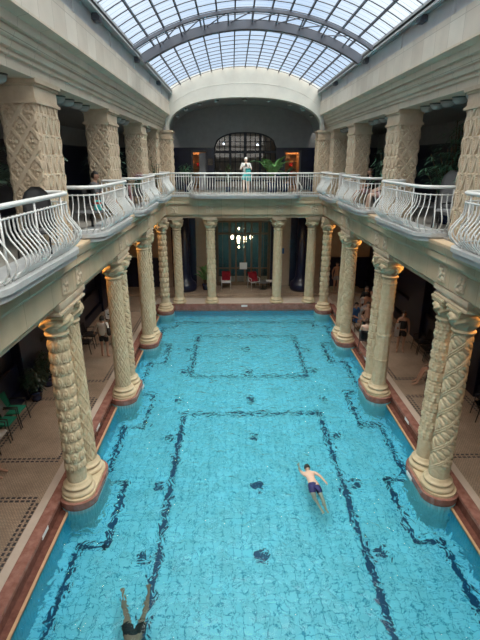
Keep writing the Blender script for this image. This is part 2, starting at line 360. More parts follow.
# slabs: aisle ceiling and gallery floor, gallery ceiling
bm = N()
for s in (-1, 1): box(bm, s*4.35, s*WALLX, YB, YE, 4.95, 5.05)
box(bm, -4.4, 4.4, 23.8, YE, 4.95, 5.05); box(bm, -4.4, 4.4, YB, 0.0, 4.95, 5.05)
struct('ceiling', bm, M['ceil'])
bm = N()
for s in (-1, 1): box(bm, s*4.0, s*WALLX, YB, YE2, 5.5, GZ)
box(bm, -4.1, 4.1, 23.4, YE2+2.5, 5.5, GZ); box(bm, -4.1, 4.1, YB, 0.35, 5.5, GZ)
struct('floor', bm, M['gfloor'])
bm = N()
for s in (-1, 1): box(bm, s*4.0, s*WALLX, YB, YE2+.3, 8.62, 8.9)
box(bm, -4.1, 4.1, YB, 0.2, 8.62, 8.8)
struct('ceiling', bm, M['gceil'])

# lower entablature profile (x distance from the centre line, z), both sides
EPROF = [(4.12, 4.55), (4.06, 4.55), (4.06, 4.63), (4.01, 4.65), (3.96, 4.72), (3.92, 4.73), (3.92, 5.17), (3.89, 5.19), (3.84, 5.27), (3.80, 5.28), (3.80, 5.42), (3.76, 5.46), (3.72, 5.60), (4.45, 5.60), (4.45, 4.55)]
for s in (-1, 1):
    bm = N(); extrude_profile(bm, EPROF, YB, 23.35, s); trim(bm, M['ent'])
bm = N()
pr = [(p[0]-4.05, p[1]) for p in EPROF]
a = [bm.verts.new((-4.02, 23.35 + px, z)) for px, z in pr]; b = [bm.verts.new((4.02, 23.35 + px, z)) for px, z in pr]
grid_faces(bm, [a, b]); bm.faces.new(a[::-1]); bm.faces.new(b); trim(bm, M['entx'])
for s in (-1, 1):
    for c in [4.4] + BAYS:
        bm = N(); box(bm, s*3.93, s*4.55, c-.76, c+.76, 4.44, 4.50, .01); box(bm, s*3.96, s*4.55, c-.73, c+.73, 4.50, 4.58); box(bm, s*3.92, s*4.55, c-.78, c+.78, 4.58, 4.70, .01); trim(bm, M['stone_pier'])
    bm = N(); box(bm, s*3.85, s*4.5, 22.4, 23.1, 4.44, 4.6, .01); trim(bm, M['stone_pier'])
for x in (-3.5, -1.75, 1.75, 3.5):
    bm = N(); box(bm, x-.33, x+.33, 23.33, 24.0, 4.44, 4.6, .01); trim(bm, M['stone_pier'])
# carved rosette panels on the frieze above each column
def carved_panel(bm, cx, cy, cz, nx, ny, w, h):
    n = 29; rows = []
    tx, ty = -ny, nx
    for j in range(n):
        row = []
        for i in range(n):
            u = i/(n-1)*2-1; v = j/(n-1)*2-1
            r = math.hypot(u, v); th = math.atan2(v, u)
            d = 0.012 + .03*(r < .22) + (.030*max(0, math.cos(5*th)) if .3 < r < .85 else 0) + (.028 if max(abs(u), abs(v)) > .86 else 0)
            if i in (0, n-1) or j in (0, n-1): d = 0
            row.append(bm.verts.new((cx + tx*u*w/2 + nx*d, cy + ty*u*w/2 + ny*d, cz + v*h/2)))
        rows.append(row)
    grid_faces(bm, rows, cyclic_u=False)
for s in (-1, 1):
    for c in [4.4] + BAYS + [22.65]:
        for k, off in enumerate((-.42, .42) if c < 22 else (0,)):
            bm = N(); carved_panel(bm, s*3.915, c+off, 4.99, -s, 0, 0.34, 0.36); trim(bm, M['stone_pier'], True)
for x in (-3.5, -1.75, 1.75, 3.5):
    bm = N(); carved_panel(bm, x, 23.215, 4.99, 0, -1, 0.36, 0.36); trim(bm, M['stone_pier'], True)

# upper cornice and attic
CPROF = [(3.94, 8.60), (3.94, 8.76), (3.89, 8.77), (3.88, 8.80), (3.91, 8.81), (3.91, 8.84), (3.85, 8.86), (3.82, 8.93), (3.84, 8.94), (3.84, 8.96), (3.79, 8.98), (3.75, 9.06), (3.77, 9.07), (3.77, 9.10), (3.70, 9.11), (3.69, 9.24), (3.52, 9.28), (3.52, 9.32), (4.5, 9.32), (4.5, 8.60)]
for s in (-1, 1):
    bm = N(); extrude_profile(bm, CPROF, YB, 23.9, s); trim(bm, M['corn'])
    bm = N(); box(bm, s*3.52, s*4.5, YB, 23.9, 9.32, 9.86); trim(bm, M['attic'])
    bm = N(); box(bm, s*3.56, s*4.5, YB, 23.9, 9.86, 10.22)
    for y in [1.5, 4.3, 7.1, 9.9, 12.7, 15.5, 18.3, 21.1]: box(bm, s*3.53, s*3.58, y-.05, y+.05, 9.88, 10.2)
    trim(bm, M['paleplaster'])
    bm = N(); box(bm, s*3.36, s*4.6, YB, 23.5, 10.22, 10.30, 0.01); box(bm, s*3.36, s*3.40, YB, 23.5, 10.18, 10.36)
    trim(bm, M['gutter'])
    for y in [2.9, 7.1, 11.3, 15.6, 20.0]:
        bm = N(); box(bm, s*3.40, s*3.56, y-.14, y+.14, 10.08, 10.22, 0.02); trim(bm, M['steel'])

# skylight vault
SPAN = 3.42; RISE = 0.95; SZ = 10.34
RV = (SPAN**2 + RISE**2)/(2*RISE); A0 = math.asin(SPAN/RV)
def vault(t, dr=0.0):              # t in -1..1
    a = t*A0; return ((RV+dr)*math.sin(a), SZ + RISE - RV + (RV+dr)*math.cos(a))
SY0, SY1 = 0.2, 23.25
root = bpy.data.objects.new('window_1', None); C.objects.link(root); root['kind'] = 'structure'
bm = N(); rows = []
for y in (SY0, SY1): rows.append([bm.verts.new((vault(-1+2*i/48)[0], y, vault(-1+2*i/48)[1])) for i in range(49)])
grid_faces(bm, rows, cyclic_u=False); link('glass', bm, M['skyglass'], root, True)
bm = N()
NL = 14
for i in range(NL+1):
    t = -1 + 2*i/NL; x, z = vault(t, -0.03)
    box(bm, x-.02, x+.02, SY0, SY1, z-.03, z+.03)
link('glazing_bars_long', bm, M['barm'], root).name = 'long_glazing_bar'
bm = N()
y = SY0
while y <= SY1:
    pts = [(vault(-1+2*i/24, -0.03)[0], y, vault(-1+2*i/24, -0.03)[1]) for i in range(25)]
    tube(bm, pts, 0.014, 4); y += 0.6
link('cross_glazing_bar', bm, M['barm'], root)
# trussed roof arches beneath the glass
def roof_arch(y, label):
    t = thing('roof_arch', label, 'roof beam', (0, y, SZ-.1), 0, 'steel arches under the skylight')
    def arcband(dr0, dr1, ya, yb, top):
        bm = N(); rows = []
        for k in range(41):
            tt = (-1+2*k/40)
            lift = top*(1-tt*tt)
            x0, z0 = vault(tt, dr0); x1, z1 = vault(tt, dr1)
            z0 -= SZ-.1; z1 -= SZ-.1
            rows.append([bm.verts.new(p) for p in ((x0, ya, z0-lift), (x0, yb, z0-lift), (x1, yb, z1-lift), (x1, ya, z1-lift))])
        grid_faces(bm, rows); bm.faces.new(rows[0]); bm.faces.new(rows[-1]); return bm
    link('lower_chord', arcband(-0.32, -0.10, -0.12, 0.06, 0.0), M['steel'], t)
    link('upper_chord', arcband(-0.16, -0.08, -1.2, -1.08, 0.0), M['steel'], t)
    for k in range(9):
        tt = -0.8 + 0.2*k; x, z = vault(tt, -0.12); z -= SZ-.1; l = 0
        bm = N(); tube(bm, [(x, 0.0, z-.06), (x, -1.14, z)], 0.022, 6)
        if k < 8:
            x2, z2 = vault(tt+.2, -0.12); tube(bm, [(x, 0.0, z-l), (x2, -1.14, z2-SZ+.1)], 0.016, 6)
        link('strut', bm, M['steel'], t)
    return t
roof_arch(15.7, 'curved grey steel arch beam with struts crossing under the glass roof')

# end arch wall with superelliptic opening
def arch_pts(hw, z0, rise, n=48, p=2.35):
    pts = []
    for i in range(n+1):
        a = PI*i/n; c, s_ = math.cos(a), math.sin(a)
        pts.append((-hw*math.copysign(abs(c)**(2/p), c), z0 + rise*abs(s_)**(2/p)))
    return pts
IN = arch_pts(3.62, 8.64, 1.41)
bm = N()
front = []; back = []
outer = []
for i in range(len(IN)):
    t = -1 + 2*i/(len(IN)-1); ox = vault(t*1.0)[0]*1.0; outer.append((vault(t)[0]*1.05, vault(t)[1]+.05))
outer[0] = (-3.62, 8.55); outer[-1] = (3.62, 8.55)
outer[0] = (-3.75, 10.3); outer[-1] = (3.75, 10.3)
for y, lst in ((23.3, front), (23.8, back)):
    lst.append([bm.verts.new((x, y, z)) for x, z in IN]); lst.append([bm.verts.new((x, y, z)) for x, z in outer])
grid_faces(bm, front, cyclic_u=False); grid_faces(bm, back, cyclic_u=False); grid_faces(bm, [front[0], back[0]], cyclic_u=False)
struct('wall_arch', bm, M['plaster'])
bm = N(); box(bm, -3.75, -3.6, 23.31, 23.79, 8.64, 10.3); box(bm, 3.6, 3.75, 23.31, 23.79, 8.64, 10.3); struct('wall_arch_side', bm, M['plaster'])
# thin mouldings following the arch
bm = N()
mid = [((a[0]*.55+b[0]*.45), (a[1]*.55+b[1]*.45)) for a, b in zip(IN, outer)]
tube(bm, [(x, 23.3, z) for x, z in mid[2:-2]], 0.012, 5); trim(bm, M['plaster'])
# vaulted grey ceiling of the end gallery
bm = N(); rows = [[bm.verts.new((x*1.06, y, z+.06)) for x, z in IN] for y in (23.8, YE2+.1)]
grid_faces(bm, rows, cyclic_u=False); struct('ceiling', bm, M['grey'], True)

# end upper wall with arched window and two doors
def wall_with(name, m, y0, y1, holes, x0, x1, z0, z1):
    # holes: (xa, xb, ztop) openings that start at z0
    bm = N(); xs = x0
    for xa, xb, zt in sorted(holes):
        box(bm, xs, xa, y0, y1, z0, z1)
        if zt < z1: box(bm, xa, xb, y0, y1, zt, z1)
        xs = xb
    box(bm, xs, x1, y0, y1, z0, z1); return struct(name, bm, m)
wall_with('wall_far_lower_gallery', M['navyx'], YE2, YE2+.25, [(-2.84, -2.06, 7.72), (-1.62, 1.86, 7.95), (2.34, 3.2, 7.72)], -WALLX, WALLX, GZ, 7.95)
# grey upper part with arched hole
bm = N()
hx = []
for i in range(25):
    t = -1 + 2*i/24; hx.append((0.12 + 1.74*t, 7.95 + 0.8*math.sqrt(max(0, 1-abs(t)**2.6))))
lo = [bm.verts.new((x, YE2, z)) for x, z in hx]; hi = [bm.verts.new((x, YE2, 10.4)) for x, z in hx]
lo2 = [bm.verts.new((x, YE2+.25, z)) for x, z in hx]; hi2 = [bm.verts.new((x, YE2+.25, 10.4)) for x, z in hx]
grid_faces(bm, [lo, hi], cyclic_u=False); grid_faces(bm, [lo2, hi2], cyclic_u=False); grid_faces(bm, [lo, lo2], cyclic_u=False)
box(bm, -WALLX, -1.62, YE2, YE2+.25, 7.95, 10.4); box(bm, 1.86, WALLX, YE2, YE2+.25, 7.95, 10.4)
struct('wall_far_upper_gallery', bm, M['grey'])
# arched window
wr = bpy.data.objects.new('window_2', None); C.objects.link(wr); wr['kind'] = 'structure'
bm = N()
def archz(x):
    t = (x-0.12)/1.74; return 7.95 + 0.8*math.sqrt(max(0, 1-min(1, abs(t))**2.6))
pts = [(x, YE2+.1, z) for x, z in hx]
tube(bm, [(-1.62, YE2+.1, GZ)] + pts + [(1.86, YE2+.1, GZ)], 0.075, 6)
for x, w in ((-.72, .07), (.12, .08), (.96, .07), (-1.3, .02), (-1.02, .02), (-.44, .02), (-.16, .02), (.40, .02), (.68, .02), (1.26, .02), (1.54, .02)):
    box(bm, x-w, x+w, YE2+.05, YE2+.15, GZ, archz(x))
for z, w in ((7.72, .07), (7.2, .02), (6.7, .02), (8.25, .02), (6.2, .05)):
    hw = 1.7 if z < 8 else 1.45
    box(bm, .12-hw, .12+hw, YE2+.04, YE2+.16, z-w, z+w)
link('frame', bm, M['darkframe'], wr)
bm = N(); ctr = [bm.verts.new((x, YE2+.1, GZ)) for x, z in hx]; top = [bm.verts.new((x, YE2+.1, z)) for x, z in hx]
grid_faces(bm, [ctr, top], cyclic_u=False); link('pane', bm, M['pane'], wr)
# rooms behind
bm = N(); box(bm, -4, 4, YE2+2.5, YE2+2.6, GZ, 9.6); box(bm, -4, -3.9, YE2+.25, YE2+2.5, GZ, 9.6); box(bm, 3.9, 4, YE2+.25, YE2+2.5, GZ, 9.6)
box(bm, -4, 4, YE2+.25, YE2+2.6, 9.5, 9.6)
struct('wall_back_room', bm, M['taupe'])
for x in (-1.85, 2.05):
    bm = N(); box(bm, x-.03, x+.03, YE2+.25, YE2+2.5, GZ, 9.5); struct('wall_partition', bm, M['taupe'])
for (xa, xb, nm, leaf) in ((-2.84, -2.06, 'door_1', True), (2.34, 3.2, 'door_2', False)):
    d = bpy.data.objects.new(nm, None); C.objects.link(d); d['kind'] = 'structure'
    bm = N()
    box(bm, xa-.05, xa+.03, YE2-.03, YE2+.27, GZ, 7.75); box(bm, xb-.03, xb+.05, YE2-.03, YE2+.27, GZ, 7.75); box(bm, xa-.05, xb+.05, YE2-.03, YE2+.27, 7.70, 7.80)
    link('frame', bm, M['wickgrey'], d)
    bm = N()
    if leaf: box(bm, xa+.38, xb-.03, YE2+.08, YE2+.13, GZ, 7.68)
    else: box(bm, xb-.06, xb-.02, YE2+.1, YE2+.9, GZ, 7.68)
    link('leaf', bm, M['lightgrey'] if leaf else M['amber'], d)
# amber shelving seen through the doors
def shelf_unit(x, label):
    t = thing('shelf_unit', label, 'shelf', (x, YE2+1.4, GZ))
    bm = N(); box(bm, -.42, .42, .2, .25, 0, 2.1); box(bm, -.42, -.38, -.1, .2, 0, 2.1); box(bm, .38, .42, -.1, .2, 0, 2.1); link('case', bm, M['amber'], t)
    for k in range(5):
        bm = N(); box(bm, -.38, .38, -.1, .2, .2+.42*k, .23+.42*k); link('shelf', bm, M['wood'], t)
    return t
shelf_unit(-2.6, 'amber timber shelves lit inside the left gallery doorway')
shelf_unit(2.8, 'amber timber shelves lit inside the right gallery doorway')
for i, (x, z, w) in enumerate(((2.85, 6.95, .1), (2.85, 6.53, .1), (-2.62, 6.95, .07), (2.62, 7.36, .16))):
    bm = N(); box(bm, x-w, x+w, YE2+1.32, YE2+1.44, z-.01, z+.22, .01)
    o = link('box', bm, M['redsign'] if i != 3 else M['wood']); tag(o, ['red box on the middle shelf in the right gallery doorway', 'red box on the lower shelf in the right gallery doorway', 'small red box on the shelf in the left gallery doorway', 'long brown box on the upper shelf in the right gallery doorway'][i], 'box')
def bulb(x, y, z, r, m, name, label, cat='lamp'):
    bm = N(); bmesh.ops.create_uvsphere(bm, u_segments=12, v_segments=8, radius=r); o = link('globe', bm, m, None, True)
    t = thing(name, label, cat, (x, y, z)); o.parent = t
    bm = N(); lathe(bm, [(r*.35, r*.8), (r*.5, r*1.15), (r*.5, r*1.5)], 10); link('mount', bm, M['black'], t)
    return t
for x, lb in ((-2.5, 'warm round lamp glowing inside the left gallery doorway'), (2.8, 'warm round lamp glowing inside the right gallery doorway')):
    bulb(x, YE2+.8, 8.2, .12, M['roomlamp'], 'room_lamp', lb)
for i, (x, z) in enumerate(((-1.1, 8.2), (.9, 8.15))):  # weak cool lamps added to light the room behind the panes
    bulb(x, YE2+1.9, z, .05, M['roomfill'], 'room_lamp', 'dim fill lamp added to light the room behind the arched window, %s one' % ('left', 'right')[i])
# framed picture
t = thing('picture_frame', 'small brown framed picture on the navy wall beside the left doorway', 'picture', (-1.84, YE2-.02, 7.2))
bm = N(); box(bm, -.13, .13, -.02, .02, -.17, .17, .005); link('frame', bm, M['wood'], t)
bm = N(); box(bm, -.10, .10, -.03, -.02, -.14, .14); link('print', bm, M['picture'], t)

# lower end wall
wall_with('wall_far', M['taupe'], YE, YE+.3, [(-1.62, 1.62, 4.0)], -WALLX, WALLX, 0, 4.95)
for x0, x1 in ((-4.15, -2.75), (2.75, 4.15), (-1.95, -1.6), (1.6, 1.95), (4.6, 7.5), (-7.5, -4.6)):
    w = x1-x0
    bm = N(); box(bm, x0, x1, YE-.22, YE, .0, 4.9 if abs(x0) < 4.3 and abs(x1) < 4.3 else 1.9, .03); trim(bm, M['navyx'])
for s in (-1, 1):     # round navy tiled pillar with a swelling foot
    bm = N(); lathe(bm, [(.60, 0), (.64, .12), (.64, .32), (.58, .46), (.44, .56), (.34, .75), (.31, 1.1), (.31, 4.75)], 32)
    o = link('tiled_pillar', bm, M['navyx'], None, True); o.location = (s*3.35, YE-.9, .15); tag(o, 'round navy tiled pillar with a swelling foot on the %s of the far terrace' % ('left' if s < 0 else 'right'), 'pillar')
# glass doors of the end wall
wr = bpy.data.objects.new('door_3', None); C.objects.link(wr); wr['kind'] = 'structure'
bm = N()
for x, w in ((-1.54, .09), (-.78, .07), (-.42, .05), (.12, .06), (.50, .05), (1.0, .09), (1.54, .09), (-1.2, .012), (1.2, .012)):
    box(bm, x-w, x+w, YE+.05, YE+.15, .15, 4.0)
for z, w in ((3.95, .05), (3.25, .05), (.25, .12), (1.2, .03)): box(bm, -1.6, 1.6, YE+.04, YE+.16, z-w, z+w)
link('frame', bm, M['wood'], wr)
bm = N(); bm.faces.new([bm.verts.new(p) for p in ((-1.6, YE+.1, .15), (1.6, YE+.1, .15), (1.6, YE+.1, 4), (-1.6, YE+.1, 4))]); link('pane', bm, M['pane'], wr)
bm = N(); box(bm, -3, 3, YE+2.4, YE+2.5, 0, 4.9); box(bm, -3.1, -3, YE+.3, YE+2.5, 0, 4.9); box(bm, 3, 3.1, YE+.3, YE+2.5, 0, 4.9); box(bm, -3, 3, YE+.3, YE+2.5, 4.9, 5.0)
struct('wall_hall', bm, M['teal'])
bm = N(); box(bm, -3, 3, YE+.3, YE+2.5, 0, .15); struct('floor', bm, M['gfloor'])
t = thing('chandelier', 'bright chandelier glowing behind the glass end doors', 'chandelier', (-.05, YE+1.3, 2.75))
bm = N(); tube(bm, [(0, 0, -.4), (0, 0, 2.1)], .02, 6); link('rod', bm, M['black'], t)
for k, (x, z, r) in enumerate(((-.58, .1, .09), (.58, .1, .09), (-.2, .05, .10), (.2, .05, .10), (-.2, -.16, .08), (.2, -.16, .08), (-.18, .62, .05), (.18, .62, .05), (-.18, -.5, .05), (.18, -.5, .05))):
    bm = N(); tube(bm, [(0, 0, z-.1), (x*.6, 0, z-.14), (x, 0, z-.04)], .012, 5); link('arm', bm, M['black'], t)
    bm = N(); bmesh.ops.create_uvsphere(bm, u_segments=10, v_segments=8, radius=r, matrix=Matrix.Translation((x, 0, z)) @ Matrix.Diagonal((1, 1, 1.5, 1))); link('bulb', bm, M['candle'], t, True)

# ------------------------------------------------------------------ column plinths
def stadium(cx, cy, hl, r, n=16, flutes=0, fd=0):
    pts = []
    for k in range(n*2):
        a = 2*PI*k/(n*2) ; 
        x = math.cos(a); y = math.sin(a)
        rr = r
        pts.append((cx + rr*x, cy + rr*y + (hl if y >= 0 else -hl)))
    return pts
def plinth(x, y, hl, label, vertical=True):
    t = thing('column_plinth', label, 'plinth', (x, y, -0.1), 0, 'red marble plinths under the columns')
    h = lambda d: hl
    def st(r): return stadium(0, 0, hl, r) if vertical else [(b, -a) for a, b in stadium(0, 0, hl, r)]
    bm = N(); prism(bm, st(.455), -.08, .06); prism(bm, st(.43), -.14, -.07); link('rim', bm, M['marble'], t)
    bm = N(); prism(bm, st(.385), .06, .12); link('top_slab', bm, M['stone'], t)
    bm = N(); poly = st(.40); prism(bm, poly, FLOORZ+.1, -.13)
    L = len(poly)
    for i in range(L):
        a = Vector(poly[i]); b = Vector(poly[(i+1) % L]); n_ = max(1, round((b-a).length/.085))
        for k in range(n_):
            p = a.lerp(b, k/n_); tube(bm, [(p.x, p.y, FLOORZ+.1), (p.x, p.y, -.14)], .025, 5)
    link('fluted_shaft', bm, M['flute'], t)
    return t
SIDE = {-1: 'left', 1: 'right'}; ORD = ['nearest', 'middle', 'third', 'corner']
for s in (-1, 1):
    for k, c in enumerate(BAYS):
        plinth(s*4.24, c+.10, .40, 'red marble plinth jutting into the pool under the %s column pair on the %s' % (['nearest', 'second', 'third'][k], SIDE[s]))
    plinth(s*4.12, 22.75, .15, 'red marble edged plinth at the far %s pool corner' % SIDE[s])
# depth plates
def plate(x, y, z, rz, tilt, label):
    t = thing('depth_sign', label, 'sign', (x, y, z), rz, 'white plates on the pool kerb')
    bm = N(); box(bm, -.16, .16, -.008, .008, -.05, .05, .004); link('plate', bm, M['sign'], t)
for x, y, s in ((-4.585, 7.6, 'long white plate on the left kerb nearest the camera'), (-4.585, 11.6, 'white plate on the left kerb between the nearest and second plinths'), (-4.585, 16.2, 'white plate on the left kerb between the second and third plinths'),
                (4.585, 11.8, 'white plate on the right kerb between the nearest and second plinths'), (4.585, 16.2, 'white plate on the right kerb between the second and third plinths')):
    plate(x, y, -.075, PI/2, 0, s)
plate(0.0, 23.29, -.09, 0, 0, 'white plate on the far kerb in the middle of the pool end')
plate(3.728, 9.3, -.09, PI/2, 0, 'white plate on the rim of the nearest right plinth')
plate(-3.728, 14.1, -.09, PI/2, 0, 'white plate on the rim of the second left plinth')

# ------------------------------------------------------------------ carved columns
def frac(x): return x - math.floor(x)
def relief(kind, u, z):
    """u angle 0..1, z metres; returns outward displacement in metres"""
    if kind == 'scale':            # stacked rings of drooping pointed leaves
        p = 0.27; r = z/p; k = math.floor(r); f = r-k
        uu = frac(u*8 + (0.5 if k % 2 else 0)) - 0.5
        q = (uu/0.36)**2 + ((f-.50)/.44)**2
        oval = .010 + .020*(1-q)**.5 if q < 1 else -.006
        if .15 < q < .38: oval -= .014
        t_ = ((abs(uu)-.5)/.17)**2 + ((f-.15)/.16)**2
        return .012*math.sin(PI*f) + oval + (.014 if t_ < 1 else 0)
    if kind == 'spiral':
        f = frac(u*3 - z*2.1)
        band = .020 if (f < .07 or .13 < f < .20) else 0
        if f > .2:
            g = frac(z*5.5 + u*6) - .5; w = (f-.2)/.8
            lf = 1 - ((w-.5)/.44)**2 - (g/.40)**2
            band = (.010 + .016*lf**.5 - (.010 if abs(g - .5*(w-.5)) < .05 else 0)) if lf > 0 else -.006
        return band
    if kind == 'diamond':
        a = frac(u*7 + z*2.3)-.5; b = frac(u*7 - z*2.3)-.5
        ridge = 0.022*(abs(abs(a)-.5) < .08 or abs(abs(b)-.5) < .08)
        q = a*a+b*b
        return ridge + (0.022*max(0, 1 - 9*q) + .006*math.cos(30*a)*math.cos(30*b) if not ridge else 0)
    if kind == 'bark':
        p = .26; k = math.floor(z/p); f = z/p-k
        uu = frac(u*11 + .5*(k % 2) + .1*math.sin(z*9)) - .5
        return 0.034*max(0, 1-abs(uu)/.36)*(.35+.65*math.sin(PI*f)) - .014*(f < .1) + .008*math.cos(z*70)*(abs(uu) < .3)
    if kind == 'panel':
        p = .85; f = frac(z/p); uu = abs(frac(u*8)-.5)
        return -0.018*(uu > .40) + (0.016 if f < .07 else 0) + .014*max(0, 1-uu/.25)*(.5+.5*math.cos(z*40))
    return 0
def shaft_mesh(kind):
    bm = N(); rows = []; H = 3.60; nv = 260; nu = 144
    for j in range(nv+1):
        v = j/nv; z = v*H; r = .232 - .03*v - (.016 if kind == 'scale' else 0)
        fade = min(1, v/.02, (1-v)/.02)
        carve = 1.0 if v > .13 or kind != 'bark' else .1
        if v < .1 and kind in ('scale', 'spiral'): carve = .25
        rows.append([bm.verts.new(((r + fade*carve*relief(kind, i/nu, z))*math.cos(2*PI*i/nu), (r + fade*carve*relief(kind, i/nu, z))*math.sin(2*PI*i/nu), z)) for i in range(nu)])
        if j in (int(nv*.11), ):
            pass
    grid_faces(bm, rows); return bm
def capital_mesh():
    bm = N(); rows = []; nu = 72
    prof = [(.205, 0), (.245, .02), (.25, .05), (.22, .075), (.215, .09), (.24, .14), (.29, .22), (.325, .30), (.33, .36), (.315, .40), (.30, .42)]
    # refine
    fine = []
    for (r0, z0), (r1, z1) in zip(prof[:-1], prof[1:]):
        for k in range(3): fine.append((r0+(r1-r0)*k/3, z0+(z1-z0)*k/3))
    fine.append(prof[-1])
    for r, z in fine:
        row = []
        for i in range(nu):
            u = i/nu; d = 0
            if z > .1:
                t = (z-.1)/.32
                d = .045*max(0, math.cos(2*PI*u*8 + 2.8*math.sin(t*6)))**1.5*math.sin(PI*min(1, t)) + .018*math.cos(2*PI*u*4)*t - .012*(abs(t-.45) < .06)
            row.append(bm.verts.new(((r+d)*math.cos(2*PI*u), (r+d)*math.sin(2*PI*u), z)))
        rows.append(row)
    grid_faces(bm, rows); bm.faces.new(rows[0][::-1]); bm.faces.new(rows[-1])
    return bm
def abacus_mesh():
    bm = N()
    box(bm, -.29, .29, -.29, .29, .40, .47, .012); box(bm, -.31, .31, -.31, .31, .47, .54, .015)
    return bm
def base_mesh():
    bm = N(); lathe(bm, [(.36, 0), (.375, .03), (.375, .07), (.35, .10), (.31, .115), (.30, .15), (.325, .17), (.33, .20), (.31, .225), (.27, .24), (.265, .27), (.245, .29), (.236, .31)], 40)
    return bm
COLP = {}
def column(kind, x, y, rz, label, m='stone'):
    if kind not in COLP:
        t = thing('carved_column', label, 'column', (x, y, .02), rz, 'carved columns round the pool')
        b = link('base', base_mesh(), M[m], t, True)
        s = link('shaft', shaft_mesh(kind), M[m], t, True); s.location = (0, 0, .29)
        c = link('capital', capital_mesh(), M[m], t, True); c.location = (0, 0, 3.88)
        a = link('abacus', abacus_mesh(), M[m], t); a.location = (0, 0, 3.88)
        COLP[kind] = t; return t
    return dup(COLP[kind], (x, y, .02), rz, label)
col_spec = [
 ('scale', -4.26, 8.84, 0, 'nearest column on the left, thick with stacked drooping leaf carving, capital glowing orange'),
 ('diamond', -4.28, 9.60, .3, 'diamond patterned column just behind the nearest left leaf carved column'),
 ('spiral', 4.21, 8.84, 0, 'nearest column on the right, wrapped in broad slanting spiral bands'),
 ('bark', 4.21, 9.60, 0, 'column with upright leaf carving beside the nearest right spiral column'),
 ('diamond', -4.24, 13.52, .9, 'front column of the second pair on the left, diamond lattice carving'),
 ('spiral', -4.24, 14.30, .9, 'rear column of the second pair on the left, half hidden by the front one'),
 ('panel', 4.21, 13.52, .2, 'front column of the second pair on the right, plain upright panels and warm capital'),
 ('bark', 4.21, 14.30, 1.2, 'rear column of the second pair on the right, leaf carved and slimmer in view'),
 ('diamond', -4.24, 18.22, .5, 'front column of the third pair on the left'),
 ('bark', -4.24, 19.0, .5, 'rear column of the third pair on the left'),
 ('spiral', 4.21, 18.22, 1.5, 'front column of the third pair on the right, with slanting bands'),
 ('diamond', 4.21, 19.0, .5, 'rear column of the third pair on the right'),
 ('scale', -4.12, 22.72, .5, 'side column at the far left corner of the pool'),
 ('spiral', -3.5, 23.68, 2.0, 'spiral column at the left end of the far row'),
 ('bark', -1.75, 23.68, .5, 'left column of the middle opening in the far row, in front of the glass doors'),
 ('diamond', 1.75, 23.68, .5, 'right column of the middle opening in the far row, in front of the glass doors'),
 ('diamond', 3.5, 23.68, 1.5, 'column at the right end of the far row'),
 ('scale', 4.12, 22.72, 1.5, 'side column at the far right corner of the pool'),
]
for k in col_spec: column(*k)

# ------------------------------------------------------------------ carved gallery piers
def pier_relief_lattice(u, z):      # u metres
    a = frac(u*2.9 + z*2.1) - .5; b = frac(u*2.9 - z*2.1) - .5
    e = min(.5-abs(a), .5-abs(b))          # distance to the nearest lattice bar
    if e < .12: return .030
    q = a*a + b*b; th = math.atan2(b-a, a+b)
    rr = math.sqrt(q)
    if rr < .085: return .040
    if rr < .33 and math.cos(4*th) > -.1 and rr > .13: return .028*(1-(rr-.13)/.35)
    return .0
def pier_relief_shield(u, z):
    f = frac(z/.34); g = abs(frac(u/.32) - .5)
    if f > .86: return .040 if g < .13 else .026
    w = .42*(f/.86)**.8                      # shields point downwards
    if abs(g-w) < .085: return .040
    if g < w - .12: return .030 if g < .09 else .012
    if g > .40: return .026
    return -.004
def pier_mesh(wx, wy, H):
    bm = N(); st = .0135
    def face(o, du, dn, width, fn, ph):
        nu = max(4, round(width/st)); nv = round(H/st); rows = []
        for j in range(nv+1):
            row = []
            for i in range(nu+1):
                u = i/nu*width; z = j/nv*H; e = min(1, i/1.5, (nu-i)/1.5)
                d = fn(u-width/2+ph, z)*e
                row.append(bm.verts.new((o[0]+du[0]*u+dn[0]*d, o[1]+du[1]*u+dn[1]*d, z)))
            rows.append(row)
        grid_faces(bm, rows, cyclic_u=False)
    hx, hy = wx/2, wy/2
    face((-hx, -hy), (1, 0), (0, -1), wx, pier_relief_lattice, 0)
    face((hx, hy), (-1, 0), (0, 1), wx, pier_relief_lattice, 0)
    face((-hx, hy), (0, -1), (-1, 0), wy, pier_relief_shield, .105)
    face((hx, -hy), (0, 1), (1, 0), wy, pier_relief_shield, .105)
    return bm
def cap_mesh(wx, wy):
    bm = N(); hx, hy = wx/2, wy/2
    for d, z0, z1 in ((.06, 0, .05), (.035, .05, .08), (.02, .08, .28), (.05, .28, .32), (.09, .32, .40)):
        box(bm, -hx-d, hx+d, -hy-d, hy+d, z0, z1, .006)
    return bm
PH = 2.54
PIERS = {}
def pier(wx, wy, x, y, label):
    key = (wx, wy)
    if key not in PIERS:
        t = thing('carved_pier', label, 'pillar', (x, y, GZ), 0, 'carved piers of the upper gallery')
        link('shaft', pier_mesh(wx, wy, PH), M['stone_pier'], t)
        c = link('capital', cap_mesh(wx, wy), M['stone_pier'], t); c.location = (0, 0, PH-.02)
        PIERS[key] = t; return t
    return dup(PIERS[key], (x, y, GZ), 0, label)
for s in (-1, 1):
    for k, c in enumerate(BAYS):
        pier(.60, 1.04, s*4.32, c+(.12, .30, .42)[k], 'square carved pier on the %s gallery, %s' % (SIDE[s], ['nearest the camera', 'second from the camera', 'third from the camera, next to the corner'][k]))
    pier(.62, .62, s*4.36, 22.6, 'square carved corner pier at the far end of the %s gallery, on the side row' % SIDE[s])
    pier(.62, .63, s*3.82, 23.62, 'square carved pier under the %s foot of the white arch' % SIDE[s])

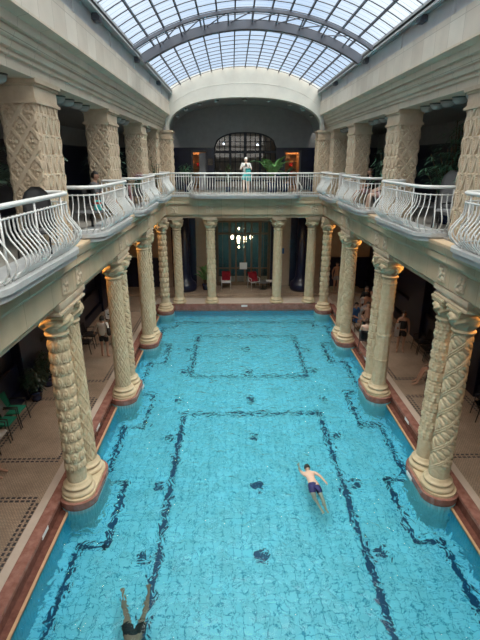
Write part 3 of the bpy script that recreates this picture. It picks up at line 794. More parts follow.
# ------------------------------------------------------------------ balconies
def rounded_path(hl, f, r, x_in, n=8):
    """plan path: from (x_in,-hl) out to x=f and along, back to (x_in,hl). x measured outward (toward pool)"""
    pts = [(x_in, -hl)]
    cx, cy = f-r, -hl+r
    for k in range(n+1):
        a = -PI/2 + PI/2*k/n; pts.append((cx + r*math.cos(a), cy + r*math.sin(a)))
    cy = hl-r
    for k in range(n+1):
        a = PI/2*k/n; pts.append((cx + r*math.cos(a), cy + r*math.sin(a)))
    pts.append((x_in, hl)); return pts
def resample(pts, step):
    P = [Vector(p) for p in pts]; L = [0]
    for a, b in zip(P[:-1], P[1:]): L.append(L[-1] + (b-a).length)
    n = max(2, round(L[-1]/step)); out_ = []
    for i in range(n+1):
        t = L[-1]*i/n
        k = 0
        while k < len(L)-2 and L[k+1] < t: k += 1
        a, b = P[k], P[k+1]; f = (t-L[k])/max(1e-9, L[k+1]-L[k]); p = a.lerp(b, f); d = (b-a).normalized()
        out_.append((p, Vector((d.y, -d.x))))
    return out_
ZB = [(0, -.02), (.04, .03), (.10, .10), (.18, .175), (.27, .20), (.36, .175), (.46, .11), (.56, .04), (.66, 0.0), (.78, -.005), (.86, 0)]
def balcony(loc, rz, hl, front, label, returns=True, step=.118, zoff=0):
    """local: +x toward the pool, y along"""
    t = thing('balcony', label, 'balcony', loc, rz, 'white balconies of the upper gallery')
    rail = rounded_path(hl, front, .40, -.28)
    def off(d):
        return [(p.x+n.x*d, p.y+n.y*d) for p, n in resample(rail, .1)]
    s_out = rounded_path(hl+.12, front+.10, .46, -.12)
    s_mid = rounded_path(hl+.08, front+.05, .42, -.12)
    bm = N(); prism(bm, s_mid, -.15, -.05); prism(bm, s_out, -.05, .03); link('slab', bm, M['whitestone'], t)
    top = [(p.x, p.y, 1.0) for p, n in resample(rail, .06)]
    bm = N(); tube(bm, top, .038, 8); link('top_rail', bm, M['white'], t, True)
    bm = N(); tube(bm, [(x, y, .84) for x, y, z in top], .016, 6); link('middle_rail', bm, M['white'], t, True)
    bm = N(); tube(bm, [(x, y, .10) for x, y, z in top], .014, 6); link('bottom_rail', bm, M['white'], t, True)
    rs = resample(rail, step)
    for i, (p, n) in enumerate(rs):
        bm = N()
        if i % 9 == 0 or i == len(rs)-1:
            tube(bm, [(p.x, p.y, .04), (p.x, p.y, 1.0)], .018, 6); link('post', bm, M['white'], t, True); 
            continue
        nn = n
        tube(bm, [(p.x+nn.x*d, p.y+nn.y*d, .04+z*.955) for z, d in ZB], .0135, 5); link('baluster', bm, M['white'], t, True)
    return t
BX = 3.98
NB = ['nearest the camera, cut by the frame edge', 'second from the camera', 'third from the camera', 'last before the far corner']
for k, yc in enumerate((6.92, 11.68, 16.5, 20.95)):
    hl = 1.62 if k < 3 else 1.40
    balcony((-BX, yc, GZ+.05), 0, hl, .47, 'white bulging balcony on the left gallery, ' + NB[k])
    balcony((BX, yc, GZ+.05), PI, hl, .47, 'white bulging balcony on the right gallery, ' + NB[k])
balcony((0, 23.0, GZ), -PI/2, 2.6, .33, 'long white bulging balcony in the middle of the far gallery', step=.125)
# short straight railings beside the middle balcony and by the piers
def railing(p0, p1, label):
    p0 = Vector(p0); p1 = Vector(p1); L = (p1-p0).length
    t = thing('railing', label, 'railing', (p0.x, p0.y, GZ), math.atan2(p1.y-p0.y, p1.x-p0.x), 'straight white railings of the upper gallery')
    for z, r, nm in ((1.0, .036, 'top_rail'), (.86, .015, 'middle_rail'), (.10, .013, 'bottom_rail')):
        bm = N(); tube(bm, [(0, 0, z), (L, 0, z)], r, 8); link(nm, bm, M['white'], t, True)
    n = max(1, round(L/.12))
    for i in range(n+1):
        bm = N(); tube(bm, [(L*i/n, 0, .0), (L*i/n, 0, .98)], .012, 5); link('baluster', bm, M['white'], t, True)
railing((-4.0, 23.0), (-2.6, 23.0), 'straight white railing at the left of the middle far balcony')
railing((2.6, 23.0), (4.0, 23.0), 'straight white railing at the right of the middle far balcony')
for s in (-1, 1):
    bm = N()
    box(bm, s*3.72, s*4.1, YB, 23.35, 5.60, 5.665, .01); trim(bm, M['ent'])
bm = N(); box(bm, -4.02, 4.02, 22.98, 23.4, 5.60, 5.69, .01); trim(bm, M['whitestone'])

# ------------------------------------------------------------------ ceiling globes
ORDN = ['first', 'second', 'third', 'fourth', 'fifth', 'sixth', 'seventh', 'eighth', 'ninth']
def globe_lamp(x, y, z, r, m, label, group, up=True):
    t = thing('ceiling_lamp', label, 'lamp', (x, y, z), 0, group)
    bm = N(); lathe(bm, [(r*1.05, 0), (r*1.05, -.035), (r*.9, -.05)], 20); link('mount', bm, M['lampbase'], t)
    bm = N(); bmesh.ops.create_uvsphere(bm, u_segments=20, v_segments=10, radius=r, matrix=Matrix.Translation((0, 0, -.05)) @ Matrix.Diagonal((1, 1, .75, 1)))
    bmesh.ops.delete(bm, geom=[v for v in bm.verts if v.co.z > -.045], context='VERTS'); link('globe', bm, m, t, True)
    return t
for s in (-1, 1):
    for bi, (a, b) in enumerate(((5.4, 8.2), (10.3, 12.7), (15.0, 17.4), (19.7, 21.9))):
        n = 5
        for k in range(n):
            globe_lamp(s*4.38, a + (b-a)*k/(n-1), 8.62, .17, M['globe'], 'unlit opal globe, %s from the camera in the row above the %s %s balcony' % (ORDN[k], ['nearest', 'second', 'third', 'last'][bi], SIDE[s]), '%s gallery globes behind the %s balcony' % (SIDE[s], ['nearest', 'second', 'third', 'last'][bi]))
for k, i in enumerate((7, 11, 15, 19.5, 24, 28.5, 33, 37, 41)):
    i0 = int(i); x, z = IN[i0]
    globe_lamp(x*.985, 24.0, z+.01, .11, M['globe'], 'small unlit white globe under the white arch, %s from the left' % ORDN[k], 'globes under the arch')
for q, x in enumerate((-2.95, -2.6, -2.25, -1.05, -.5, 0.04, .58, 1.12, 2.3, 2.65, 3.0)):
    grp = 'left' if x < -2 else 'right' if x > 2 else 'middle'
    globe_lamp(x, 24.2, 4.62, .15, M['warm'], 'lit warm globe over the %s opening of the far colonnade, %s from its left' % (grp, ORDN[q if q < 3 else q-3 if q < 8 else q-8]), 'lit globes over the %s far opening' % grp)
bm = N(); box(bm, -4, 4, 23.9, 24.5, 4.62, 4.95); trim(bm, M['ceil'])
for s in (-1, 1):
    for k, c in enumerate([8.84, 13.52, 18.22, 22.72]):
        for j, xx in enumerate((4.78,)):
            globe_lamp(s*4.80, c-.36, 4.56, .07, M['orange'], 'orange lamp under the aisle ceiling beside the %s %s column capital' % (['nearest', 'second', 'third', 'corner'][k], SIDE[s]), 'orange aisle lamps')

# ------------------------------------------------------------------ plants
def leaf(bm, p, d, L, w, droop=.3, seg=4, fold=0.0):
    d = Vector(d).normalized(); up = Vector((0, 0, 1)); side = d.cross(up)
    if side.length < .05: side = Vector((1, 0, 0))
    side.normalize(); rows = []
    for k in range(seg+1):
        t = k/seg; q = Vector(p) + d*L*t + Vector((0, 0, -droop*L*t*t)); ww = w*math.sin(PI*(.12+.88*t))**.8 if t < 1 else 0.002
        n_ = side.cross(d).normalized()
        rows.append([bm.verts.new(q - side*ww + n_*fold*ww), bm.verts.new(q), bm.verts.new(q + side*ww + n_*fold*ww)])
    grid_faces(bm, rows, cyclic_u=False)
def frond(bm, p, d, L, n=14, ll=.35, droop=.5, lw=.018):
    d = Vector(d).normalized(); side = d.cross(Vector((0, 0, 1)))
    if side.length < .05: side = Vector((1, 0, 0))
    side.normalize(); P = [Vector(p) + d*L*t/n + Vector((0, 0, -droop*L*(t/n)**2)) for t in range(n+1)]
    tube(bm, P, .008, 4)
    for k in range(2, n+1):
        l = ll*math.sin(PI*(.15+.8*k/n))
        for sg in (-1, 1):
            dd = side*sg*.8 + d*.6 + Vector((0, 0, -.1))
            leaf(bm, P[k], dd, l, lw, .45, 3)
def pot_bm(r, h):
    bm = N(); lathe(bm, [(r*.7, 0), (r*.85, h*.3), (r, h*.85), (r*1.08, h*.86), (r*1.08, h), (r*.95, h), (r*.92, h*.9)], 20); return bm
def plant(kind, x, y, z, H, R_, label, m, potm='pot', seed=1, potr=.2):
    rnd = random.Random(seed)
    t = thing('potted_plant', label, 'plant', (x, y, z), 0)
    ph = potr*1.7
    link('pot', pot_bm(potr, ph), M[potm], t, True)
    bm = N(); st = N()
    if kind == 'palm':
        for k in range(13):
            a = 2*PI*k/13 + rnd.uniform(-.2, .2); e = rnd.uniform(.5, 1.6); h0 = ph + (H-ph)*rnd.uniform(.25, .55)
            tube(st, [(0, 0, ph*.8), (.06*math.cos(a), .06*math.sin(a), h0)], .018, 5)
            frond(bm, (.06*math.cos(a), .06*math.sin(a), h0), (math.cos(a), math.sin(a), e), R_*rnd.uniform(.85, 1.15), 16, R_*.42, .55, .028)
    elif kind == 'bamboo':
        for k in range(26):
            a = rnd.uniform(0, 2*PI); r = rnd.uniform(0, potr*.7); tp = Vector((R_*.7*math.cos(a)*rnd.random(), R_*.7*math.sin(a)*rnd.random(), rnd.uniform(.5, .97)*H))
            b0 = Vector((r*math.cos(a), r*math.sin(a), ph*.8)); tube(st, [b0, b0.lerp(tp, .5)+Vector((0, 0, .05)), tp], .011, 5)
            for q in range(7):
                f = rnd.uniform(.35, 1); p = b0.lerp(tp, f)
                for w in range(7):
                    aa = 2*PI*w/7 + rnd.uniform(-.2, .2); leaf(bm, p, (math.cos(aa), math.sin(aa), rnd.uniform(.0, .7)), rnd.uniform(.2, .36), .018, .5, 3)
    elif kind == 'bush':
        for k in range(11):
            a = 2*PI*k/11; tp = Vector((R_*.55*math.cos(a)*rnd.random(), R_*.55*math.sin(a)*rnd.random(), rnd.uniform(.6, .92)*H)); tube(st, [(0, 0, ph*.8), tp], .012, 5)
        for k in range(620):
            a = rnd.uniform(0, 2*PI); v = rnd.uniform(-1, 1); rr = rnd.random()**.4
            p = Vector((R_*rr*math.cos(a)*math.sqrt(1-v*v), R_*rr*math.sin(a)*math.sqrt(1-v*v), ph + (H-ph)*(.52+.46*v*rr)))
            leaf(bm, p, (math.cos(a), math.sin(a), rnd.uniform(-.6, .9)), rnd.uniform(.08, .16), rnd.uniform(.018, .032), .4, 2)
    elif kind == 'broad':
        for k in range(12):
            a = 2*PI*k/12 + rnd.uniform(-.2, .2); e = rnd.uniform(.7, 2.6); h0 = ph + (H-ph)*rnd.uniform(.1, .4)
            tube(st, [(0, 0, ph*.8), (.12*math.cos(a), .12*math.sin(a), h0)], .02, 5)
            leaf(bm, (.12*math.cos(a), .12*math.sin(a), h0), (math.cos(a), math.sin(a), e), R_*rnd.uniform(.9, 1.25), R_*.13, .45, 8, .25)
    elif kind == 'rubber':
        for k in range(4):
            a = 2*PI*k/4+.4; tp = Vector((R_*.5*math.cos(a), R_*.5*math.sin(a), H*rnd.uniform(.75, .97))); tube(st, [(0, 0, ph*.8), tp], .014, 5)
            for q in range(12):
                f = rnd.uniform(.25, 1); p = Vector((0, 0, ph*.8)).lerp(tp, f); aa = rnd.uniform(0, 2*PI); leaf(bm, p, (math.cos(aa), math.sin(aa), .5), .2, .05, .3, 4, .2)
    link('foliage', bm, M[m], t); link('stems', st, M['trunk'], t)
    return t
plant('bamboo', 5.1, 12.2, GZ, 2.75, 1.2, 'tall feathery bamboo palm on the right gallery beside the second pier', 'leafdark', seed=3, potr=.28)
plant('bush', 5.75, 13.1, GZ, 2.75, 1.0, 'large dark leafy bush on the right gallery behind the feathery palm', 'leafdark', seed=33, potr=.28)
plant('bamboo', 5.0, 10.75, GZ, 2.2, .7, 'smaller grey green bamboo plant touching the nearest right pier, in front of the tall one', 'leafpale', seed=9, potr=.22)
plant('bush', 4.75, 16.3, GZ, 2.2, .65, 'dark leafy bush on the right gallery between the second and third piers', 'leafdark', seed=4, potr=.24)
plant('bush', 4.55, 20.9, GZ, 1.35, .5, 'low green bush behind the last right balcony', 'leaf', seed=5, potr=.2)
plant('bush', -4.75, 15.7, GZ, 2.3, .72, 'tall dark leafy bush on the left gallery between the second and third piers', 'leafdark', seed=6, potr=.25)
plant('rubber', -3.95, 20.9, GZ, 1.75, .35, 'slim rubber plant behind the last left balcony', 'leafdark', seed=7, potr=.16)
plant('palm', -5.2, 10.15, GZ, 2.4, 1.35, 'arching palm behind the nearest left pier, frond tips showing on both sides', 'leafpale', seed=8, potr=.26)
plant('palm', -5.3, 8.9, GZ, 2.2, .85, 'arching palm at the left frame edge beside the nearest left pier', 'leafpale', seed=18, potr=.22)
plant('broad', 1.45, 24.35, GZ, 2.1, 1.6, 'large green banana like plant at the far railing, right of the standing person', 'leaf', seed=10, potr=.3)
plant('broad', 2.15, 25.1, GZ, 1.5, .9, 'smaller broad leaved plant behind the large one at the far railing', 'leafdark', seed=21, potr=.25)
plant('rubber', -.85, 25.0, GZ, 1.55, .3, 'slim pale green plant left of the standing person in the far gallery', 'leaf', seed=11, potr=.15)
plant('bush', -3.05, 25.2, GZ, 1.45, .5, 'round bushy plant left of the far left doorway', 'leafdark', seed=12, potr=.22)
plant('palm', 3.75, 25.4, GZ, 1.1, .5, 'small pale palm right of the far right doorway', 'leafpale', seed=13, potr=.2)
plant('broad', -2.2, 25.7, .15, 2.2, .95, 'potted broad leaved plant on the lower far terrace left of the glass doors', 'leaf', seed=14, potr=.2)
plant('bush', -6.95, 13.1, 0, 1.15, .42, 'dark bushy plant against the left aisle wall just beyond the green chairs', 'leafshade', seed=41, potr=.2)
plant('bush', -6.95, 14.1, 0, 1.3, .42, 'taller dark bushy plant against the left aisle wall, second beyond the green chairs', 'leafshade', seed=42, potr=.2)
# flower box with magenta blooms behind the third left balcony
t = thing('flower_box', 'box of magenta flowers just behind the rail of the third left balcony', 'flowers', (-3.78, 16.0, GZ))
bm = N(); box(bm, -.13, .13, -.3, .3, .45, .72, .01); 
for sx in (-.1, .1):
    for sy in (-.26, .26): box(bm, sx-.015, sx+.015, sy-.015, sy+.015, 0, .46)
link('planter', bm, M['wickgrey'], t)
bm = N(); rnd = random.Random(2)
for k in range(90):
    p = Vector((rnd.uniform(-.14, .14), rnd.uniform(-.3, .3), rnd.uniform(.95, 1.2)))
    for q in range(5):
        a = 2*PI*q/5; leaf(bm, p, (math.cos(a), math.sin(a), .35), .055, .022, .2, 2)
link('blossoms', bm, M['magenta'], t)
bm = N()
for k in range(120):
    a = rnd.uniform(0, 2*PI); leaf(bm, (rnd.uniform(-.1, .1), rnd.uniform(-.27, .27), rnd.uniform(.7, .95)), (math.cos(a), math.sin(a), .8), .14, .02, .3, 2)
link('leaves', bm, M['leafdark'], t)

# ------------------------------------------------------------------ people
def skin_mesh(name, verts, edges, radii, roots, m, parent=None, sub=1):
    me = bpy.data.meshes.new(name); me.from_pydata([tuple(v) for v in verts], edges, []); me.update()
    o = bpy.data.objects.new(name+'_tmp', me); C.objects.link(o)
    sm = o.modifiers.new('s', 'SKIN'); sm.use_smooth_shade = True
    sb = o.modifiers.new('d', 'SUBSURF'); sb.levels = sub; sb.render_levels = sub
    sl = me.skin_vertices[0].data
    for i, r in enumerate(radii):
        if isinstance(r, tuple): sl[i].radius = r
        else: sl[i].radius = (r, r)
        sl[i].use_root = i in roots
    dg = bpy.context.evaluated_depsgraph_get(); ev = o.evaluated_get(dg); res = bpy.data.meshes.new_from_object(ev)
    bpy.data.objects.remove(o); bpy.data.meshes.remove(me)
    return res
def me_to_bm(me):
    bm = bmesh.new(); bm.from_mesh(me); bpy.data.meshes.remove(me); return bm
POSES = {
 'stand': dict(pelvis=(0, 0, .95), waist=(0, 0, 1.10), chest=(0, .0, 1.28), neck=(0, .0, 1.46), head=(0, -.01, 1.60),
   sh=(.17, 0, 1.41), el=(.24, .03, 1.13), wr=(.25, -.06, .90), hip=(.095, 0, .90), kn=(.10, -.02, .49), an=(.11, .03, .08), toe=(.13, -.15, .03)),
 'sit': dict(pelvis=(0, .05, .52), waist=(0, .08, .68), chest=(0, .10, .86), neck=(0, .08, 1.04), head=(0, .05, 1.19),
   sh=(.17, .09, .99), el=(.23, .0, .74), wr=(.16, -.25, .66), hip=(.095, .02, .50), kn=(.12, -.42, .52), an=(.12, -.46, .09), toe=(.13, -.64, .03)),
}
def person(label, pose, loc, rz=0, skin='skin', hair='hair', top=None, bottom='blackcloth', over={}, scale=1.0, long_hair=False, long_top=False, sleeves=True, name='person', rot=None, headdir=(0, -1, 0), cap=None):
    P = {}
    for k, v in POSES[pose].items():
        if k in ('pelvis', 'waist', 'chest', 'neck', 'head'): P[k] = Vector(v)
        else:
            P[k+'R'] = Vector((-v[0], v[1], v[2])); P[k+'L'] = Vector(v)
    for k, v in over.items(): P[k] = Vector(v)
    t = thing(name, label, 'person', loc, rz); t.scale = (scale,)*3
    if rot: t.rotation_euler = rot
    names = []; vs_ = []; rs = []; ed = []
    def v(n, p, r):
        names.append(n); vs_.append(Vector(p)); rs.append(r); return len(vs_)-1
    pel = v('pelvis', P['pelvis'], (.15, .105)); wa = v('waist', P['waist'], (.125, .09)); ch = v('chest', P['chest'], (.155, .105)); up_ = v('up', P['chest'].lerp(P['neck'], .6), (.12, .075)); ne = v('neck', P['neck'], .052)
    hd = v('hb', P['neck'].lerp(P['head'], .5), .052)
    ed += [(pel, wa), (wa, ch), (ch, up_), (up_, ne), (ne, hd)]
    roots = {pel}
    for sd_ in 'RL':
        s0 = v('s', P['sh'+sd_], .062); e0 = v('e', P['el'+sd_], .041); m0 = v('m', P['el'+sd_].lerp(P['wr'+sd_], .3), .038); w0 = v('w', P['wr'+sd_], .026)
        d = (P['wr'+sd_]-P['el'+sd_]).normalized()
        h0 = v('h', P['wr'+sd_]+d*.05, (.038, .02)); h1 = v('h1', P['wr'+sd_]+d*.09, (.036, .016))
        ed += [(up_, s0), (s0, e0), (e0, m0), (m0, w0), (w0, h0), (h0, h1)]
        side = d.cross(Vector((0, 1, 0)));
        if side.length < .1: side = d.cross(Vector((0, 0, 1)))
        side.normalize(); nrm = d.cross(side).normalized()
        for q, (of, ln) in enumerate(((-.027, .062), (-.009, .075), (.009, .07), (.027, .055))):
            b = P['wr'+sd_]+d*.075+side*of; a0 = v('f', b, .0095); a1 = v('f', b+d*ln*.55+nrm*.004, .0085); a2 = v('f', b+d*ln+nrm*.018, .007); ed += [(a0, a1), (a1, a2)]; roots.add(a0)
        b = P['wr'+sd_]+d*.03+side*-.02; a0 = v('t', b, .011); a1 = v('t', b+d*.03-side*.03, .0095); a2 = v('t', b+d*.055-side*.04+nrm*.008, .008); ed += [(a0, a1), (a1, a2)]; roots.add(a0)
        hp = v('hp', P['hip'+sd_], .092); th = v('th', P['hip'+sd_].lerp(P['kn'+sd_], .45), .082); k0 = v('k', P['kn'+sd_], .056); cf = v('cf', P['kn'+sd_].lerp(P['an'+sd_], .3), .056); an = v('a', P['an'+sd_], .034)
        dt = (P['toe'+sd_]-P['an'+sd_]); ft = v('ft', P['an'+sd_]+dt*.55, (.038, .028)); te = v('te', P['toe'+sd_], (.040, .018))
        ed += [(pel, hp), (hp, th), (th, k0), (k0, cf), (cf, an), (an, ft), (ft, te)]
    bm = me_to_bm(skin_mesh('body', vs_, ed, rs, roots, None))
    # head with face
    fw = Vector(headdir).normalized(); upv = (P['head']-P['neck']).normalized(); rt = fw.cross(upv).normalized(); fw = upv.cross(rt).normalized()
    if fw.dot(Vector(headdir)) < 0: fw = -fw
    B = Matrix((( rt.x, fw.x, upv.x, 0), (rt.y, fw.y, upv.y, 0), (rt.z, fw.z, upv.z, 0), (0, 0, 0, 1)))
    HM = Matrix.Translation(P['head']) @ B
    r_ = bmesh.ops.create_uvsphere(bm, u_segments=20, v_segments=14, radius=1, matrix=Matrix.Identity(4))
    for q in r_['verts']:
        c = q.co.copy(); x, y, z = c
        w = .078*(1-.18*max(0, -z)); p = Vector((x*w, y*.095*(1-.1*max(0, -z)), z*.118))
        if y > .3 and abs(x) < .6:                       # face: brow, sockets, chin
            if .05 < z < .3: p.y -= .008*(abs(abs(x)-.38) < .22)
            if z < -.6: p.y += .008
        q.co = HM @ p
    for (cx, cy, cz, sx, sy, sz) in ((0, .098, -.012, .013, .018, .024), (-.078, 0, -.005, .010, .02, .03), (.078, 0, -.005, .010, .02, .03), (0, .086, -.055, .024, .010, .008)):
        bmesh.ops.create_uvsphere(bm, u_segments=8, v_segments=6, radius=1, matrix=HM @ Matrix.Translation((cx, cy, cz)) @ Matrix.Diagonal((sx, sy, sz, 1)))
    body = link('body', bm, M[skin], t, True)
    bm = N()
    for sx in (-1, 1): bmesh.ops.create_uvsphere(bm, u_segments=8, v_segments=6, radius=1, matrix=HM @ Matrix.Translation((sx*.03, .084, .012)) @ Matrix.Diagonal((.012, .009, .007, 1)))
    link('eyes', bm, M['hair'], t, True)
    # hair: shell over crown and back
    bm = N(); r_ = bmesh.ops.create_uvsphere(bm, u_segments=20, v_segments=14, radius=1)
    dele = []
    for q in r_['verts']:
        x, y, z = q.co
        if z < .25 and y > .15 or z < -.62: dele.append(q)
        else: q.co = HM @ Vector((x*.090, y*.106-.006, z*.130))
    bmesh.ops.delete(bm, geom=dele, context='VERTS')
    if long_hair: tube(bm, [HM @ Vector((0, -.08, .05)), HM @ Vector((0, -.11, -.08)), HM @ Vector((0, -.11, -.22))], .05, 8, radii=[.055, .06, .03])
    if hair: link('hair', bm, M[hair], t, True)
    else: bm.free()
    if bottom:
        vv_ = [P['waist'].lerp(P['pelvis'], .4), P['pelvis']]; rr = [(.145, .11), (.165, .12)]; e_ = [(0, 1)]
        for sd_ in 'RL':
            n0 = len(vv_); vv_ += [P['hip'+sd_], P['hip'+sd_].lerp(P['kn'+sd_], .35), P['hip'+sd_].lerp(P['kn'+sd_], .62)]; rr += [.112, .105, .095]; e_ += [(1, n0), (n0, n0+1), (n0+1, n0+2)]
        link('shorts', me_to_bm(skin_mesh('shorts', vv_, e_, rr, {1}, None)), M[bottom], t, True)
    if top:
        lowp = P['pelvis'] + (P['pelvis']-P['waist'])*(.8 if long_top else 0)
        vv_ = [lowp, P['waist'], P['chest'], P['chest'].lerp(P['neck'], .62)]; rr = [(.175, .135), (.15, .115), (.18, .125), (.13, .085)]; e_ = [(0, 1), (1, 2), (2, 3)]
        if sleeves:
            for sd_ in 'RL':
                n0 = len(vv_); vv_ += [P['sh'+sd_], P['el'+sd_], P['el'+sd_].lerp(P['wr'+sd_], .75 if long_top else .02)]; rr += [.078, .060, .048]; e_ += [(3, n0), (n0, n0+1), (n0+1, n0+2)]
        link('shirt' if sleeves else 'swimsuit_top', me_to_bm(skin_mesh('shirt', vv_, e_, rr, {0}, None)), M[top], t, True)
    return t
def cloth(name, label, pts, w, m, cat='towel', th=.012, parent=None, wob=.02, seed=1):
    """a towel following a path of points, width w across dir"""
    rnd = random.Random(seed); bm = N(); P = [Vector(p) for p in pts]; fine = []
    for a, b in zip(P[:-1], P[1:]):
        for k in range(4): fine.append(a.lerp(b, k/4))
    fine.append(P[-1]); wv = Vector(w); nn = wv.cross(fine[-1]-fine[0]).normalized(); rows = []
    for j, q in enumerate(fine):
        rows.append([bm.verts.new(q + wv*(i/8-.5) + nn*wob*math.sin(i*1.9+j*.5)) for i in range(9)])
    grid_faces(bm, rows, cyclic_u=False)
    r = bmesh.ops.solidify(bm, geom=bm.faces[:], thickness=th)
    o = link(name, bm, M[m], parent, True)
    if not parent: tag(o, label, cat)
    return o

# person standing at the far railing
person('person in a light grey shirt standing at the far railing, hands raised to the chest', 'stand', (0.06, 23.45, GZ), 0, skin='skinpale', hair='hairwhite', top='greyshirt', bottom='aqua',
       over=dict(elR=(-.26, -.05, 1.17), wrR=(-.10, -.26, 1.30), elL=(.26, -.05, 1.17), wrL=(.08, -.26, 1.30)))
cloth('towel', 'turquoise towel hanging down the front of the person at the far railing', [(.16, 23.26, GZ+1.22), (.17, 23.24, GZ+.9), (.17, 23.25, GZ+.62)], (.26, 0, 0), 'aqua')
o = N(); box(o, -.04, .04, -.01, .01, -.07, .07, .004); o = link('phone', o, M['black']); o.location = (.05, 23.06, GZ+1.36); tag(o, 'black phone held up by the person at the far railing', 'phone')

# furniture ---------------------------------------------------------
def armchair(label, loc, rz, m_seat='black', m_frame='black', group=None, hood=False, name='chair'):
    t = thing(name, label, 'chair', loc, rz, group)
    bm = N(); box(bm, -.25, .25, -.25, .25, .41, .46, .02); link('seat', bm, M[m_seat], t)
    bm = N()
    rows = []
    for j in range(9):
        v = j/8; w = .24*(1 if v < .6 or not hood else math.sqrt(max(.05, 1-((v-.6)/.42)**2)))
        rows.append([bm.verts.new((w*(i/6*2-1), .24+.12*v + .03*(abs(i/6*2-1))**2*-1, .46+((.90 if m_seat == 'lightgrey' else .70) if hood else .46)*v)) for i in range(7)])
    grid_faces(bm, rows, cyclic_u=False); bmesh.ops.solidify(bm, geom=bm.faces[:], thickness=.03); link('backrest', bm, M[m_seat], t, True)
    for sx in (-1, 1):
        for sy in (-1, 1):
            bm = N(); tube(bm, [(sx*.27, sy*.26 + (.05 if sy > 0 else -.03), 0), (sx*.26, sy*.23, .42), (sx*.27, sy*.23, .66)], .014, 6); link('leg', bm, M[m_frame], t, True)
        bm = N(); tube(bm, [(sx*.27, -.25, .655), (sx*.28, 0, .67), (sx*.27, .25, .655)], .018, 6); link('armrest', bm, M[m_frame], t, True)
    return t
# left aisle: row of dark framed chairs facing the pool
armchair('dark framed green seat chair on the left aisle, furthest of its row', (-7.0, 11.75, 0), PI/2, 'green', group='left aisle chairs')
armchair('dark framed green seat chair on the left aisle, between the furthest and the towelled chair', (-7.0, 11.12, 0), PI/2, 'green', group='left aisle chairs')
armchair('dark framed chair under a white towel on the left aisle, at the frame edge', (-7.0, 10.45, 0), PI/2, 'green', group='left aisle chairs')
cloth('towel', 'white towel spread over the seat of the left aisle chair at the frame edge', [(-6.72, 10.45, .40), (-6.75, 10.45, .475), (-7.2, 10.45, .475), (-7.3, 10.45, .8)], (0, .5, 0), 'towel', seed=2)
cloth('towel', 'grey towel hanging over the backs between the left aisle chairs', [(-7.08, 11.4, .5), (-7.25, 11.38, .96), (-7.31, 11.38, .80)], (0, .4, 0), 'greytowel', seed=3)
person('person sitting at the left frame edge with bare legs and dark shoes', 'sit', (-6.85, 9.35, 0), PI/2, skin='skin', top='blackcloth', bottom='blackcloth')
for i, y in enumerate((17.0, 17.8)):
    armchair('black metal chair on the left aisle behind the white shirted person, %s' % ('nearer one', 'further one')[i], (-6.55, y, 0), PI/2, 'black')
# people left aisle
person('person in an off white shirt and black shorts seen from behind on the left aisle', 'stand', (-5.62, 16.45, 0), PI*.95, skin='skin', hair='hair', top='whiteshirt', bottom='blackcloth', long_top=True,
       over=dict(elL=(.33, -.04, 1.16), wrL=(.42, -.12, .98)))
t = thing('shoulder_bag', 'black shoulder bag on the right side of the white shirted person', 'bag', (-5.36, 16.38, .98))
bm = N(); box(bm, -.06, .07, -.12, .12, -.02, .27, .03); link('bag_body', bm, M['blackcloth'], t, True)
bm = N(); tube(bm, [(-.02, -.1, .25), (-.08, -.1, .45), (-.13, 0, .50), (-.08, .1, .45), (-.02, .1, .25)], .018, 6); link('strap', bm, M['blackcloth'], t, True)
person('dark haired person mostly hidden beyond the white shirted person', 'stand', (-5.55, 17.7, 0), PI*.1, skin='skin', top='blackcloth', bottom='blackcloth')
cloth('towel', 'white towel over the shoulder of the person beyond the white shirted one', [(-5.68, 17.55, 1.2), (-5.70, 17.6, 1.53), (-5.68, 17.8, 1.53), (-5.68, 17.86, 1.2)], (.18, 0, 0), 'towel', seed=5)

# right aisle
person('person in a black swimsuit standing on the right aisle, holding a white towel', 'stand', (6.1, 16.8, 0), -.3, skin='skin', hair='hair', top='blackcloth', bottom='blackcloth', sleeves=False, long_hair=True,
       over=dict(elR=(-.24, -.05, 1.15), wrR=(-.2, -.2, 1.1)))
cloth('towel', 'white towel held at the side of the black swimsuited person', [(5.86, 16.66, 1.28), (5.83, 16.64, 1.0), (5.84, 16.66, .70)], (.20, .05, 0), 'towel', seed=6)
person('person in purple shorts sitting on the right aisle beside the nearest columns, legs stretched out', 'sit', (6.30, 13.95, 0), -PI/2-.1, skin='skin', top='purple', bottom='purple',
       over=dict(knR=(-.13, -.40, .55), knL=(.13, -.42, .60), anL=(.12, -.62, .10), anR=(-.12, -.55, .1), toeL=(.12, -.8, .04), toeR=(-.12, -.73, .04)))
armchair('black metal chair under the seated person in purple shorts', (6.38, 13.95, 0), -PI/2, 'black')
for i, y in enumerate((15.5, 16.15, 16.8)):
    armchair('black metal chair by the right aisle wall, %s of the three in that row' % ['nearest', 'middle', 'furthest'][i], (6.95, y, 0), -PI/2, 'black')
armchair('black chair with a white cushion at the right frame edge', (6.85, 11.75, 0), -PI/2-.2, 'black')
cloth('cushion', 'white cushion on the black chair at the right frame edge', [(6.58, 11.72, .49), (6.9, 11.76, .49), (7.05, 11.78, .49)], (0, .5, 0), 'towel', cat='cushion', th=.04, wob=0, seed=7)
cloth('towel', 'grey towel hanging on the backrest of the chair at the right frame edge', [(7.08, 11.8, .55), (7.12, 11.8, 1.0), (7.2, 11.8, .9)], (0, .5, 0), 'greytowel', seed=8)
person('person with a grey towel round the shoulders and black shorts, standing on the right aisle', 'stand', (5.05, 18.1, 0), .1, skin='skin', top=None, bottom='blackcloth', over=dict(elR=(-.30, -.02, 1.14), elL=(.30, -.02, 1.14), wrR=(-.2, -.18, 1.0), wrL=(.2, -.18, 1.0)))
